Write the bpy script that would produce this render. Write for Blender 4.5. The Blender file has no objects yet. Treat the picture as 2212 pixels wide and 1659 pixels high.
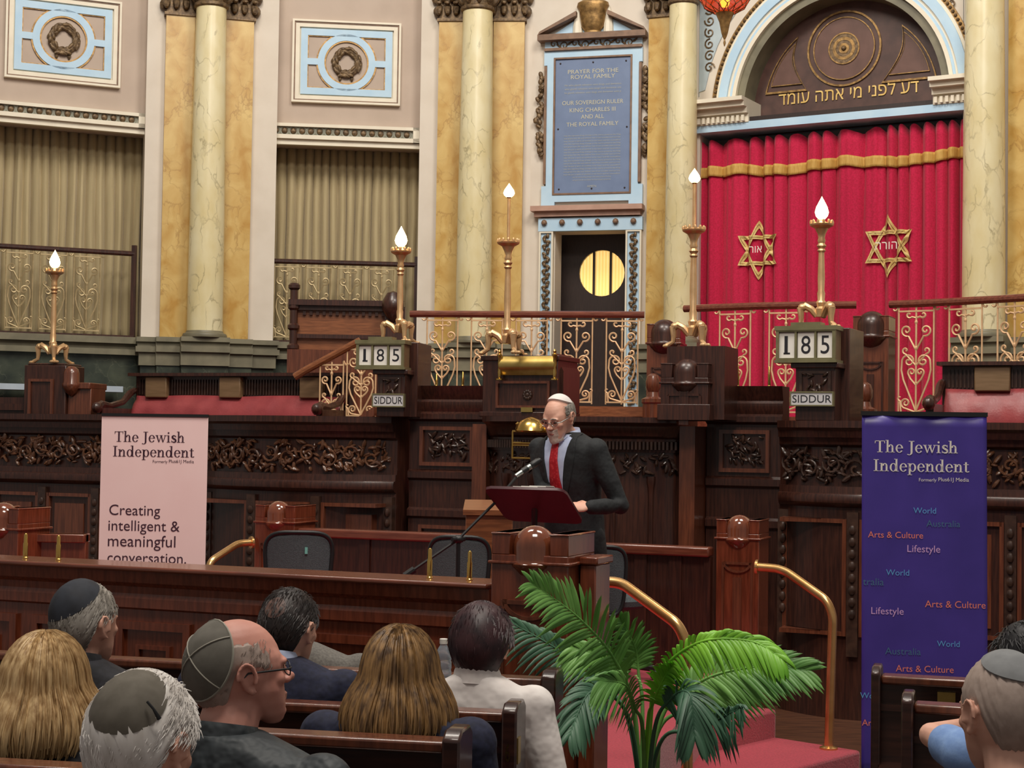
import bpy, bmesh, math, random
import numpy as np
from mathutils import Vector, Matrix, Euler
from mathutils.geometry import delaunay_2d_cdt
random.seed(7)
SC = bpy.context.scene
COL = SC.collection
# ------------------------------------------------------------------ camera
FPX, CZ = 3500.0, 1.7                       # focal length in pixels of the 2212-wide frame, eye height
PITCH = math.atan(120.5 / FPX); ROLL = math.asin(0.0146)
FWD = np.array([0, math.cos(PITCH), math.sin(PITCH)])
_zp = np.array([0, -math.sin(PITCH), math.cos(PITCH)]); _x = np.array([1.0, 0, 0])
RGT = math.cos(ROLL) * _x + math.sin(ROLL) * _zp
UPV = math.cos(ROLL) * _zp - math.sin(ROLL) * _x
EYE = np.array([0, 0, CZ])
cam = bpy.data.cameras.new('camera'); cam.sensor_width = 36.0; cam.lens = FPX / 2212 * 36.0
cam.clip_start = 0.05
co = bpy.data.objects.new('camera', cam); COL.objects.link(co)
co.matrix_world = Matrix(((RGT[0], UPV[0], -FWD[0], 0), (RGT[1], UPV[1], -FWD[1], 0), (RGT[2], UPV[2], -FWD[2], CZ), (0, 0, 0, 1)))
SC.camera = co
# ------------------------------------------------------------------ light
SC.view_settings.view_transform = 'Standard'; SC.view_settings.look = 'None'
SC.view_settings.exposure = 0.0; SC.view_settings.gamma = 1.0
W = bpy.data.worlds.new('world'); SC.world = W; W.use_nodes = True
W.node_tree.nodes['Background'].inputs[0].default_value = (1.0, 0.93, 0.86, 1)
W.node_tree.nodes['Background'].inputs[1].default_value = 0.22
def area(name, loc, tgt, sx, sy, power, col):
    L = bpy.data.lights.new(name, 'AREA'); L.shape = 'RECTANGLE'; L.size = sx; L.size_y = sy; L.energy = power; L.color = col
    o = bpy.data.objects.new(name, L); COL.objects.link(o); o.location = loc
    o.rotation_euler = (Vector(tgt) - Vector(loc)).to_track_quat('-Z', 'Y').to_euler(); return o
area('ceiling_light', (-2.5, 9.5, 11.0), (-1.0, 16.5, 3.0), 3.0, 3.0, 560, (1, .93, .83))
area('ceiling_light', (3.0, 8.0, 11.0), (2.0, 16.0, 3.0), 3.0, 3.0, 560, (1, .93, .83))
area('ceiling_light', (0.0, 3.0, 9.5), (0, 7.0, 0.0), 3.0, 2.0, 470, (1, .92, .82))
# ------------------------------------------------------------------ frames: vertical planes of the building, measured from the picture
def ray(px, py): return FWD + (px - 1106) / FPX * RGT + (829.5 - py) / FPX * UPV
def P(px, py, Y):
    d = ray(px, py); return EYE + d * (Y / d[1])
class Fr:
    def __init__(s, o, deg):
        s.o = np.array(o[:2], float); s.a = math.radians(deg)
        s.d = np.array([math.cos(s.a), math.sin(s.a)]); s.n = np.array([math.sin(s.a), -math.cos(s.a)])
    def L(s, px, py, off=0.0):
        d = ray(px, py); o = s.o + s.n * off
        p = EYE + d * (np.dot(o, s.n) / np.dot(d[:2], s.n))
        return float(np.dot(p[:2] - s.o, s.d)), float(p[2])
    def x(s, px, py=800, off=0.0): return s.L(px, py, off)[0]
    def z(s, px, py, off=0.0): return s.L(px, py, off)[1]
    def at(s, x, off=0.0): return s.o + s.d * x + s.n * off
WORLD = Fr((0, 0), 0)
# ------------------------------------------------------------------ materials
def lin(c):
    out = []
    for v in c[:3]:
        v = v / 255.0
        out.append(v / 12.92 if v <= 0.04045 else ((v + 0.055) / 1.055) ** 2.4)
    return (*out, 1.0)
MATS = {}
def mat(name, c1, c2=None, scale=6.0, stretch=(1, 1, 1), rough=0.5, metal=0.0, bump=0.0, bscale=None, lo=0.35, hi=0.65, coat=0.0, detail=4.0,
        sheen=0.0, emit=None, estr=0.0, trans=0.0, alpha=1.0, veins=None, spec=0.5, dist=0.0, bdist=.01):
    m = bpy.data.materials.new(name); m.use_nodes = True; nt = m.node_tree; b = nt.nodes['Principled BSDF']
    b.inputs['Roughness'].default_value = rough; b.inputs['Metallic'].default_value = metal
    b.inputs['Coat Weight'].default_value = coat; b.inputs['Coat Roughness'].default_value = 0.08
    b.inputs['Sheen Weight'].default_value = sheen; b.inputs['Transmission Weight'].default_value = trans
    b.inputs['Specular IOR Level'].default_value = spec; b.inputs['Alpha'].default_value = alpha
    b.inputs['Base Color'].default_value = lin(c1)
    tc = nt.nodes.new('ShaderNodeTexCoord'); mp = nt.nodes.new('ShaderNodeMapping')
    nt.links.new(tc.outputs['Object'], mp.inputs['Vector']); mp.inputs['Scale'].default_value = stretch
    n = nt.nodes.new('ShaderNodeTexNoise'); n.inputs['Scale'].default_value = scale; n.inputs['Detail'].default_value = detail
    n.inputs['Distortion'].default_value = dist
    nt.links.new(mp.outputs[0], n.inputs['Vector'])
    if c2 is not None:
        r = nt.nodes.new('ShaderNodeValToRGB'); e = r.color_ramp.elements
        e[0].position = lo; e[0].color = lin(c1); e[1].position = hi; e[1].color = lin(c2)
        nt.links.new(n.outputs['Fac'], r.inputs[0]); src = r.outputs[0]
        if veins:                                    # (colour, cell scale, width, strength)
            vc, vs, vw, vstr = veins
            ad = nt.nodes.new('ShaderNodeVectorMath'); ad.operation = 'MULTIPLY_ADD'
            nt.links.new(n.outputs['Color'], ad.inputs[0]); ad.inputs[1].default_value = (.45, .45, .45); nt.links.new(mp.outputs[0], ad.inputs[2])
            v = nt.nodes.new('ShaderNodeTexVoronoi'); v.feature = 'DISTANCE_TO_EDGE'; v.inputs['Scale'].default_value = vs
            nt.links.new(ad.outputs[0], v.inputs['Vector'])
            vr = nt.nodes.new('ShaderNodeValToRGB'); vr.color_ramp.elements[0].color = (vstr, vstr, vstr, 1); vr.color_ramp.elements[1].color = (0, 0, 0, 1)
            vr.color_ramp.elements[1].position = vw
            nt.links.new(v.outputs['Distance'], vr.inputs[0])
            n2 = nt.nodes.new('ShaderNodeTexNoise'); n2.inputs['Scale'].default_value = vs * 1.3; nt.links.new(mp.outputs[0], n2.inputs['Vector'])
            mu = nt.nodes.new('ShaderNodeMath'); mu.operation = 'MULTIPLY'; nt.links.new(vr.outputs[0], mu.inputs[0])
            r3 = nt.nodes.new('ShaderNodeMapRange'); r3.inputs['From Min'].default_value = .4; r3.inputs['From Max'].default_value = .62
            nt.links.new(n2.outputs['Fac'], r3.inputs['Value']); nt.links.new(r3.outputs[0], mu.inputs[1])
            mx = nt.nodes.new('ShaderNodeMix'); mx.data_type = 'RGBA'; mx.inputs['B'].default_value = lin(vc)
            nt.links.new(src, mx.inputs['A']); nt.links.new(mu.outputs[0], mx.inputs['Factor']); src = mx.outputs['Result']
        nt.links.new(src, b.inputs['Base Color'])
    if bump:
        n3 = n
        if bscale:
            n3 = nt.nodes.new('ShaderNodeTexNoise'); n3.inputs['Scale'].default_value = bscale; n3.inputs['Detail'].default_value = 3
            nt.links.new(mp.outputs[0], n3.inputs['Vector'])
        bp = nt.nodes.new('ShaderNodeBump'); bp.inputs['Strength'].default_value = bump; bp.inputs['Distance'].default_value = bdist
        nt.links.new(n3.outputs['Fac'], bp.inputs['Height']); nt.links.new(bp.outputs[0], b.inputs['Normal'])
    if emit is not None:
        b.inputs['Emission Color'].default_value = lin(emit); b.inputs['Emission Strength'].default_value = estr
    MATS[name] = m; return m
GR = (9, 9, .7)
M_white = mat('cream_plaster', (214, 203, 188), (222, 212, 198), 3, rough=.7, bump=.05, bscale=30)
M_pink = mat('rosy_plaster', (184, 166, 151), (192, 174, 159), 3, rough=.75, bump=.05, bscale=30)
M_trim = mat('ivory_paint', (228, 218, 198), (234, 226, 206), 8, rough=.5)
M_pinktrim = mat('dusky_pink_paint', (178, 140, 122), (190, 152, 134), 8, rough=.5)
M_blue = mat('pale_blue_paint', (176, 208, 232), (188, 216, 236), 5, rough=.55)
M_gilt = mat('dull_gilding', (120, 92, 55), (168, 132, 80), 22, rough=.42, metal=.55, bump=.25)
M_giltd = mat('old_gilding', (84, 66, 48), (128, 104, 74), 30, rough=.5, metal=.35, bump=.3)
M_brownp = mat('umber_paint', (112, 84, 64), (136, 104, 80), 12, rough=.5)
M_stone = mat('grey_green_stone', (108, 103, 84), (128, 122, 100), 5, rough=.5)
M_greym = mat('frieze_grey_paint', (148, 148, 134), (160, 160, 146), 10, rough=.6)
M_green = mat('dark_green_marble', (38, 46, 42), (78, 84, 70), 5, rough=.3, veins=((120, 122, 104), 4, .03, .5), lo=.3, hi=.75)
M_yellow = mat('yellow_marble', (186, 142, 66), (214, 184, 116), 4.5, stretch=(1, 1, .8), rough=.32, lo=.32, hi=.66, veins=((150, 108, 52), 3.2, .035, .55), detail=6, dist=.6)
M_cream = mat('cream_veined_marble', (216, 200, 150), (230, 220, 182), 4, stretch=(1, 1, .5), rough=.3, veins=((150, 138, 104), 5.0, .045, .75), detail=5)
M_drape = mat('olive_drape', (178, 162, 124), (190, 174, 136), 20, stretch=(1, 1, .1), rough=.85, sheen=.2)
M_red = mat('crimson_velvet', (180, 12, 58), (202, 20, 72), 60, rough=.85, sheen=.12, bump=.1)
M_fringe = mat('gold_fringe', (188, 144, 66), (212, 172, 94), 60, stretch=(3, 3, .2), rough=.7, bump=.3)
M_goldth = mat('gold_embroidery', (214, 182, 110), (232, 206, 140), 50, rough=.55, bump=.2)
M_white2 = mat('white_embroidery', (236, 226, 214), rough=.7)
M_umber = mat('tympanum_brown', (70, 46, 40), (86, 58, 50), 8, rough=.5)
M_umber2 = mat('panel_brown', (92, 62, 52), (104, 72, 62), 8, rough=.5)
M_goldp = mat('gold_leaf', (214, 176, 98), (232, 200, 126), 20, rough=.4, metal=.25)
M_slate = mat('slate_blue_board', (104, 122, 156), (112, 130, 164), 6, rough=.5)
M_letter = mat('plaque_letters', (196, 192, 170), rough=.6)
M_letter2 = mat('plaque_small_letters', (176, 178, 170), rough=.6)
M_darkdoor = mat('door_black_brown', (40, 28, 26), (52, 38, 34), 14, stretch=GR, rough=.4)
M_lit = mat('lit_reeded_glass', (240, 200, 120), rough=.3, emit=(240, 196, 116), estr=.85)
M_floor = mat('red_carpet', (150, 28, 48), (176, 40, 62), 90, rough=.95, sheen=.3, bump=.3)
# ------------------------------------------------------------------ mesh builder
class MB:
    def __init__(s): s.v = []; s.f = []
    def add(s, vs, fs, M=None):
        k = len(s.v)
        if M is not None: vs = [tuple(M @ Vector(v)) for v in vs]
        s.v += [tuple(v) for v in vs]; s.f += [tuple(i + k for i in f) for f in fs]; return s
    def box(s, x0, x1, y0, y1, z0, z1, M=None):
        return s.add([(x0, y0, z0), (x1, y0, z0), (x1, y1, z0), (x0, y1, z0), (x0, y0, z1), (x1, y0, z1), (x1, y1, z1), (x0, y1, z1)],
                     [(3, 2, 1, 0), (4, 5, 6, 7), (0, 1, 5, 4), (1, 2, 6, 5), (2, 3, 7, 6), (3, 0, 4, 7)], M)
    def prism(s, poly, y0, y1, M=None):              # polygon in xz, front at y0 (towards -y), back at y1
        n = len(poly)
        a = sum(poly[i][0] * poly[(i + 1) % n][1] - poly[(i + 1) % n][0] * poly[i][1] for i in range(n))
        if a < 0: poly = poly[::-1]
        vs = [(p[0], y0, p[1]) for p in poly] + [(p[0], y1, p[1]) for p in poly]
        fs = [tuple(range(n)), tuple(range(2 * n - 1, n - 1, -1))] + [(i, i + n, (i + 1) % n + n, (i + 1) % n) for i in range(n)]
        return s.add(vs, fs, M)
    def ring(s, outer, inner, y0, y1, M=None):       # flat frame between two outlines with the same number of points
        n = len(outer); vs = [(p[0], y, p[1]) for y in (y0, y1) for pp in (outer, inner) for p in pp]; fs = []
        for i in range(n):
            j = (i + 1) % n
            fs += [(i, j, n + j, n + i), (2 * n + j, 2 * n + i, 3 * n + i, 3 * n + j), (j, i, 2 * n + i, 2 * n + j), (n + i, n + j, 3 * n + j, 3 * n + i)]
        return s.add(vs, fs, M)
    def rect_ring(s, x0, x1, z0, z1, w, y0, y1): 
        return s.ring([(x0, z0), (x1, z0), (x1, z1), (x0, z1)], [(x0 + w, z0 + w), (x1 - w, z0 + w), (x1 - w, z1 - w), (x0 + w, z1 - w)], y0, y1)
    def arc_ring(s, cx, cz, r1, r0, y0, y1, a0=0, a1=math.pi, n=40, zs=1.0):
        vs = []; fs = []
        for i in range(n + 1):
            a = a0 + (a1 - a0) * i / n; c, q = math.cos(a), math.sin(a)
            vs += [(cx + r1 * c, y0, cz + r1 * q * zs), (cx + r0 * c, y0, cz + r0 * q * zs), (cx + r0 * c, y1, cz + r0 * q * zs), (cx + r1 * c, y1, cz + r1 * q * zs)]
        for i in range(n):
            for k in range(4):
                fs.append((4 * i + k, 4 * i + (k + 1) % 4, 4 * i + 4 + (k + 1) % 4, 4 * i + 4 + k))
        if abs(a1 - a0) < 6.28: fs += [(3, 2, 1, 0), (4 * n, 4 * n + 1, 4 * n + 2, 4 * n + 3)]
        return s.add(vs, fs)
    def lathe(s, prof, c=(0, 0, 0), seg=20, M=None, sy=1.0):
        n = len(prof); vs = []; fs = []
        for i in range(seg):
            a = 2 * math.pi * i / seg
            vs += [(c[0] + r * math.cos(a), c[1] + r * math.sin(a) * sy, c[2] + z) for r, z in prof]
        for i in range(seg):
            j = (i + 1) % seg
            fs += [(i * n + k, j * n + k, j * n + k + 1, i * n + k + 1) for k in range(n - 1)]
        fs += [tuple(i * n for i in range(seg))[::-1], tuple(i * n + n - 1 for i in range(seg))]
        return s.add(vs, fs, M)
    def tube(s, pts, r, seg=6, closed=False, M=None, flat=1.0):
        pts = [Vector(p) for p in pts]; n = len(pts)
        rr = r if isinstance(r, (list, tuple)) else [r] * n
        vs = []; fs = []; up = None
        for i, p in enumerate(pts):
            if closed: t = (pts[(i + 1) % n] - pts[i - 1])
            else: t = pts[min(i + 1, n - 1)] - pts[max(i - 1, 0)]
            t = t.normalized() if t.length > 1e-9 else Vector((0, 0, 1))
            if up is None: up = Vector((0, 1, 0)) if abs(t.y) < .9 else Vector((1, 0, 0))
            sd = t.cross(up)
            if sd.length < 1e-6: sd = t.cross(Vector((1, 0, 0)))
            sd.normalize(); up = sd.cross(t).normalized()
            for k in range(seg):
                a = 2 * math.pi * k / seg
                vs.append(p + (sd * math.cos(a) + up * math.sin(a) * flat) * rr[i])
        for i in range(n if closed else n - 1):
            j = (i + 1) % n
            fs += [(i * seg + k, i * seg + (k + 1) % seg, j * seg + (k + 1) % seg, j * seg + k) for k in range(seg)]
        if not closed: fs += [tuple(range(seg))[::-1], tuple(range((n - 1) * seg, n * seg))]
        return s.add(vs, fs, M)
    def ell(s, c, r, seg=12, rings=8, M=None, rot=None):
        vs = [(0, 0, -1)]; fs = []
        for i in range(1, rings):
            t = math.pi * i / rings - math.pi / 2
            vs += [(math.cos(t) * math.cos(2 * math.pi * k / seg), math.cos(t) * math.sin(2 * math.pi * k / seg), math.sin(t)) for k in range(seg)]
        vs.append((0, 0, 1)); R = rot.to_matrix() if rot is not None else Matrix.Identity(3)
        if isinstance(r, (int, float)): r = (r, r, r)
        vs = [tuple(R @ Vector((v[0] * r[0], v[1] * r[1], v[2] * r[2])) + Vector(c)) for v in vs]
        for k in range(seg):
            fs.append((0, 1 + (k + 1) % seg, 1 + k))
            for i in range(rings - 2):
                a = 1 + i * seg; fs.append((a + k, a + (k + 1) % seg, a + seg + (k + 1) % seg, a + seg + k))
            a = 1 + (rings - 2) * seg; fs.append((a + k, a + (k + 1) % seg, len(vs) - 1))
        return s.add(vs, fs, M)
    def loft(s, rings, caps=True, M=None, closed=True):
        n = len(rings[0]); vs = [v for r in rings for v in r]; fs = []
        for i in range(len(rings) - 1):
            for k in range(n if closed else n - 1):
                fs.append((i * n + k, i * n + (k + 1) % n, (i + 1) * n + (k + 1) % n, (i + 1) * n + k))
        if caps and closed: fs += [tuple(range(n))[::-1], tuple(range((len(rings) - 1) * n, len(rings) * n))]
        return s.add(vs, fs, M)
    def grid(s, fn, nu, nv, thick=None):
        vs = [fn(i / nu, j / nv) for j in range(nv + 1) for i in range(nu + 1)]
        fs = [(j * (nu + 1) + i, j * (nu + 1) + i + 1, (j + 1) * (nu + 1) + i + 1, (j + 1) * (nu + 1) + i) for j in range(nv) for i in range(nu)]
        return s.add(vs, fs)
def mesh_obj(name, mb, material, parent=None, loc=(0, 0, 0), smooth=35, shift=(0, 0, 0), fix=True):
    me = bpy.data.meshes.new(name)
    me.from_pydata([(v[0] - shift[0], v[1] - shift[1], v[2] - shift[2]) for v in mb.v], [], mb.f)
    if fix:
        bm = bmesh.new(); bm.from_mesh(me); bmesh.ops.recalc_face_normals(bm, faces=bm.faces); bm.to_mesh(me); bm.free()
    me.materials.append(material)
    if smooth:
        me.polygons.foreach_set('use_smooth', [True] * len(me.polygons)); me.set_sharp_from_angle(angle=math.radians(smooth))
    o = bpy.data.objects.new(name, me); COL.objects.link(o); o.location = loc
    if parent is not None: o.parent = parent
    return o
def bevel(o, w=.006, seg=2):
    m = o.modifiers.new('edge', 'BEVEL'); m.width = w; m.segments = seg; m.limit_method = 'ANGLE'; m.angle_limit = math.radians(40); return o
def solid(o, t):
    m = o.modifiers.new('thickness', 'SOLIDIFY'); m.thickness = t; m.offset = 0; return o
class Thing:                                            # an Empty at the thing's base; parts are meshes given in the frame's coordinates
    def __init__(s, name, label, cat, F=WORLD, base=(0, 0, 0), group=None):
        s.F = F; s.b = base; s.o = bpy.data.objects.new(name, None); COL.objects.link(s.o)
        p = F.at(base[0], -base[1]); s.o.location = (p[0], p[1], base[2]); s.o.rotation_euler = (0, 0, F.a)
        s.o.empty_display_size = .1; s.o['label'] = label; s.o['category'] = cat
        if group: s.o['group'] = group
    def part(s, name, mb, m, smooth=35, label=None, fix=True):
        o = mesh_obj(name, mb, m, s.o, smooth=smooth, shift=s.b, fix=fix)
        if label: o['label'] = label
        return o
    def sub(s, name, mb, m, par, smooth=35, fix=True):
        return mesh_obj(name, mb, m, par, smooth=smooth, shift=s.b, fix=fix)
def one(name, label, cat, mb, m, F=WORLD, base=(0, 0, 0), group=None, smooth=35):   # a thing that is one mesh
    o = mesh_obj(name, mb, m, None, smooth=smooth, shift=base)
    p = F.at(base[0], -base[1]); o.location = (p[0], p[1], base[2]); o.rotation_euler = (0, 0, F.a)
    o['label'] = label; o['category'] = cat
    if group: o['group'] = group
    return o
def struct(name, mb, m, F=WORLD, base=(0, 0, 0), smooth=35, label=None, cat='wall', parent=None):
    o = mesh_obj(name, mb, m, None, smooth=smooth, shift=base)
    p = F.at(base[0], -base[1]); o.location = (p[0], p[1], base[2]); o.rotation_euler = (0, 0, F.a)
    if parent is None:
        o['kind'] = 'structure'; o['label'] = label or name.replace('_', ' '); o['category'] = cat
    return o
def copy_tree(o, parent=None):
    c = o.copy(); COL.objects.link(c)
    if parent is not None: c.parent = parent
    for ch in list(o.children): copy_tree(ch, c)
    return c
_tc = {}
def text_mesh(s, bold=0.0, spacing=1.0):
    k = (s, bold, spacing)
    if k in _tc: return _tc[k]
    cu = bpy.data.curves.new('t', 'FONT'); cu.body = s; cu.size = 1.0; cu.resolution_u = 4; cu.offset = bold; cu.space_character = spacing; cu.fill_mode = 'NONE'
    o = bpy.data.objects.new('t', cu); COL.objects.link(o)
    dg = bpy.context.evaluated_depsgraph_get(); dg.update()
    me = bpy.data.meshes.new_from_object(o.evaluated_get(dg))
    pts = [v.co.xy.copy() for v in me.vertices]; ed = [tuple(e.vertices) for e in me.edges]
    r_ = delaunay_2d_cdt(pts, ed, [], 0, 1e-6); E0 = np.array([(*pts[i], *pts[j]) for i, j in ed])
    vs = [(v.x, v.y) for v in r_[0]]; fs = []
    for f in r_[2]:                                           # keep the triangles inside the outlines (winding number)
        cx, cy = sum(vs[i][0] for i in f) / 3, sum(vs[i][1] for i in f) / 3 + 1e-7
        x0, y0, x1, y1 = E0.T; up = (y0 <= cy) & (y1 > cy); dn = (y0 > cy) & (y1 <= cy)
        with np.errstate(all='ignore'): xc = x0 + (cy - y0) / (y1 - y0) * (x1 - x0)
        if int((up & (xc > cx)).sum()) - int((dn & (xc > cx)).sum()) != 0: fs.append(tuple(f))
    bpy.data.objects.remove(o); bpy.data.curves.remove(cu); bpy.data.meshes.remove(me)
    _tc[k] = (vs, fs); return vs, fs
def put_text(mb, s, x0, x1, z0, z1=None, y=0.0, bold=0.0, base_ref=None, spacing=1.0):
    """lay a line of text in the xz plane: fitted between x0 and x1; z0 = baseline or bottom, z1 = top (else keeps proportions)"""
    vs, fs = text_mesh(s, bold, spacing); xs = [v[0] for v in vs]; zs = [v[1] for v in vs]
    k = (x1 - x0) / (max(xs) - min(xs)); lo = min(zs) if z1 is not None else 0.0
    kz = (z1 - z0) / (max(zs) - min(zs)) if z1 is not None else k
    mb.add([(x0 + (v[0] - min(xs)) * k, y, z0 + (v[1] - lo) * kz) for v in vs], fs); return mb
def circ(cx, cz, r, n=32, a0=0.0): return [(cx + r * math.cos(a0 + 2 * math.pi * i / n), cz + r * math.sin(a0 + 2 * math.pi * i / n)) for i in range(n)]
def spiral(c, r0, r1, a0, turns, n=24):
    return [(c[0] + (r0 + (r1 - r0) * i / n) * math.cos(a0 + turns * 2 * math.pi * i / n), 0, c[1] + (r0 + (r1 - r0) * i / n) * math.sin(a0 + turns * 2 * math.pi * i / n)) for i in range(n + 1)]
def leafage(mb, x0, x1, y, z0, z1, n, size, depth, rnd):
    """a bed of carved leaves in relief between x0..x1, z0..z1 on the plane y"""
    for i in range(n):
        a = rnd.uniform(0, 6.28); s = size * rnd.uniform(.6, 1.2)
        mb.ell((rnd.uniform(x0 + s * .6, x1 - s * .6), y - depth * rnd.uniform(.1, .7), rnd.uniform(z0 + s * .5, z1 - s * .5)), (s, s * .4, s * .36), 8, 5,
               rot=Euler((rnd.uniform(-.5, .5), a, rnd.uniform(-.6, .6))))
# ================================================================== the apse: concave run of bays and piers
FC = Fr(P(1275, 900, 17.5), -15)
F2 = Fr(FC.at(FC.x(1140)), -4); FB = Fr(F2.at(F2.x(900)), 7); F1 = Fr(FB.at(FB.x(588)), 15); FA = Fr(F1.at(F1.x(302)), 24)
F3 = Fr(FC.at(FC.x(1390)), -22); FD = Fr(F3.at(F3.x(1505)), -30); F4 = Fr(FD.at(FD.x(2080)), -38)
ZTOP, ZB, ZF = 8.0, 2.73, -0.25         # wall top, column foot, hall floor
rnd = random.Random(3)
m = MB(); m.box(-9, 9, -3, 21, ZF - .2, ZF); struct('floor', m, mat('dark_parquet', (70, 44, 32), (92, 58, 40), 5, stretch=(1, 6, 1), rough=.4), label='dark floor of the hall', cat='floor')
def capital(T, x0, x1, yf, z0, h, rnd, round_=None):
    m = MB()
    if round_:
        cx, cy, r = round_
        m.lathe([(r * 1.02, 0), (r * 1.14, .015), (r * 1.14, .045), (r * 1.0, .06), (r * 1.02, .12), (r * 1.12, h * .6), (r * 1.35, h * .95), (r * 1.5, h)], (cx, cy, z0), 24)
        for row, (zz, k, rr) in enumerate(((.13, 9, 1.12), (.26, 9, 1.22), (.4, 9, 1.36))):
            for i in range(k):
                a = 2 * math.pi * (i + .5 * (row % 2)) / k
                m.ell((cx + rr * r * math.cos(a), cy + rr * r * math.sin(a), z0 + zz), (.035, .05, .075), 8, 6, rot=Euler((-.5, 0, a - math.pi / 2)))
                m.ell((cx + (rr * r + .045) * math.cos(a), cy + (rr * r + .045) * math.sin(a), z0 + zz + .06), (.032, .03, .022), 7, 5)
    else:
        m.box(x0 - .02, x1 + .02, yf - .02, yf + .25, z0, z0 + .03); m.box(x0, x1, yf, yf + .25, z0 + .03, z0 + h)
        w = x1 - x0; k = max(2, round(w / .11))
        for row, zz in enumerate((.13, .27, .42)):
            for i in range(k + 1):
                xx = x0 + w * (i + (.5 if row % 2 else 0)) / k
                if xx > x1 + .03: continue
                m.ell((xx, yf - .02 - .02 * row, z0 + zz), (.04, .045, .075), 8, 6, rot=Euler((-.35, 0, 0)))
                m.ell((xx, yf - .065 - .025 * row, z0 + zz + .06), (.036, .03, .024), 7, 5)
        for xx, sg in ((x0, -1), (x1, 1)):
            for q in range(3): m.ell((xx + sg * (.03 + .02 * q), yf + .06, z0 + .12 + .14 * q), (.045, .05, .06), 7, 5)
    return T.part('capital', m, M_giltd)
def pier(F, xs, name, zc, labels, wall=True, side_right=False):
    """xs = pixel columns: wall strip left, pilaster left, column left, column right, pilaster right, wall strip right"""
    a, b, c, d, e, f = xs
    X = [F.x(a), F.x(b, 700, .1), F.x(c, 640, .3), F.x(d, 640, .3), F.x(e, 700, .1), F.x(f)]
    m = MB(); m.box(X[0], X[5], 0, 1.1, ZB, ZTOP)
    struct('wall_' + name, m, M_white, F, label='cream plaster pier ' + labels[3], cat='wall')
    m = MB()
    for z0, z1, o in ((ZB - .05, ZB, .16), (ZB - .10, ZB - .05, .12), (ZB - .16, ZB - .10, .18)): m.box(X[0] - o * .3, X[5] + o * .3, -o, 1.1, z0, z1)
    m.box(X[0] - .02, X[5] + .02, -.14, 1.1, ZB - .30, ZB - .16)
    for z0, z1, o in ((ZB - .05, ZB, .16), (ZB - .10, ZB - .05, .12), (ZB - .16, ZB - .10, .18), (ZB - .30, ZB - .16, .14)):
        m.box(X[1] - .04, X[4] + .04, -.1 - o, 0, z0, z1); m.box(X[2] - .06, X[3] + .06, -.3 - o, 0, z0, z1)
    struct('trim_' + name, m, M_stone, F, label='moulded stone plinth ' + labels[3], cat='trim')
    m = MB(); m.box(X[0], X[5], -.10, 1.1, ZF, ZB - .30); m.box(X[1] - .03, X[4] + .03, -.22, 0, ZF, ZB - .30); m.box(X[2] - .05, X[3] + .05, -.40, 0, ZF, ZB - .30)
    struct('wall_dado_' + name, m, M_green, F, label='dark green marble dado ' + labels[3], cat='wall')
    for k, (x0, x1) in enumerate(((X[1], X[2] + .04), (X[3] - .04, X[4]))):
        if x1 - x0 < .12: continue
        T = Thing('marble_pillar', labels[k], 'pilaster', F, ((x0 + x1) / 2, -.05, ZB), 'yellow marble pilasters of the apse')
        m = MB(); m.box(x0, x1, -.1, .03, ZB, zc); T.part('shaft', m, M_yellow)
        capital(T, x0, x1, -.1, zc, .62, rnd)
    r = (X[3] - X[2]) / 2 * .98; cx = (X[2] + X[3]) / 2
    T = Thing('marble_column', labels[2], 'column', F, (cx, -.28, ZB), 'cream marble columns of the apse')
    m = MB(); m.lathe([(r, .06)] + [(r * (1 - .16 * t ** 1.6), .06 + (zc - ZB - .06 + .05) * t) for t in [i / 8 for i in range(1, 9)]], (cx, -.28, ZB), 36); T.part('shaft', m, M_cream)
    m = MB(); m.lathe([(r * 1.22, 0), (r * 1.24, .02), (r * 1.2, .04), (r * 1.06, .05), (r * 1.02, .07)], (cx, -.28, ZB), 32); T.part('base', m, M_stone)
    capital(T, 0, 0, 0, zc + .05, .58, rnd, (cx, -.28, r * .84))
ZC = 6.25
pier(F1, (302, 345, 404, 484, 536, 588), 'left', F1.z(445, 38, .1), ('yellow marble pilaster left of the farthest left cream column', 'yellow marble pilaster right of the farthest left cream column',
     'cream veined column between the two olive curtains', 'between the two olive curtains'))
pier(F2, (898, 938, 983, 1062, 1124, 1140), 'center', F2.z(1030, 46, .1), ('yellow marble pilaster left of the column by the blue plaque', 'yellow marble pilaster with a lamp before it, left of the blue plaque',
     'cream veined column between the right olive curtain and the blue plaque', 'left of the blue plaque'))
pier(F3, (1391, 1394, 1433, 1503, 1503, 1507), 'right', F3.z(1420, 38, .1), ('narrow yellow marble pilaster right of the blue plaque', '', 'cream veined column left of the red ark curtain', 'left of the ark curtain'))
pier(F4, (2078, 2160, 2078, 2168, 2300, 2400), 'far_right', 6.9, ('', 'ochre marble pilaster at the right edge of the photo', 'cream veined column right of the red ark curtain', 'right of the ark curtain'))
xe_ = F4.x(2400); m = MB(); m.box(xe_ + .01, xe_ + 5, 0, .3, ZF, ZTOP); struct('wall_right_side', m, M_white, F4, label='plain cream wall beyond the right column', cat='wall')
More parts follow.
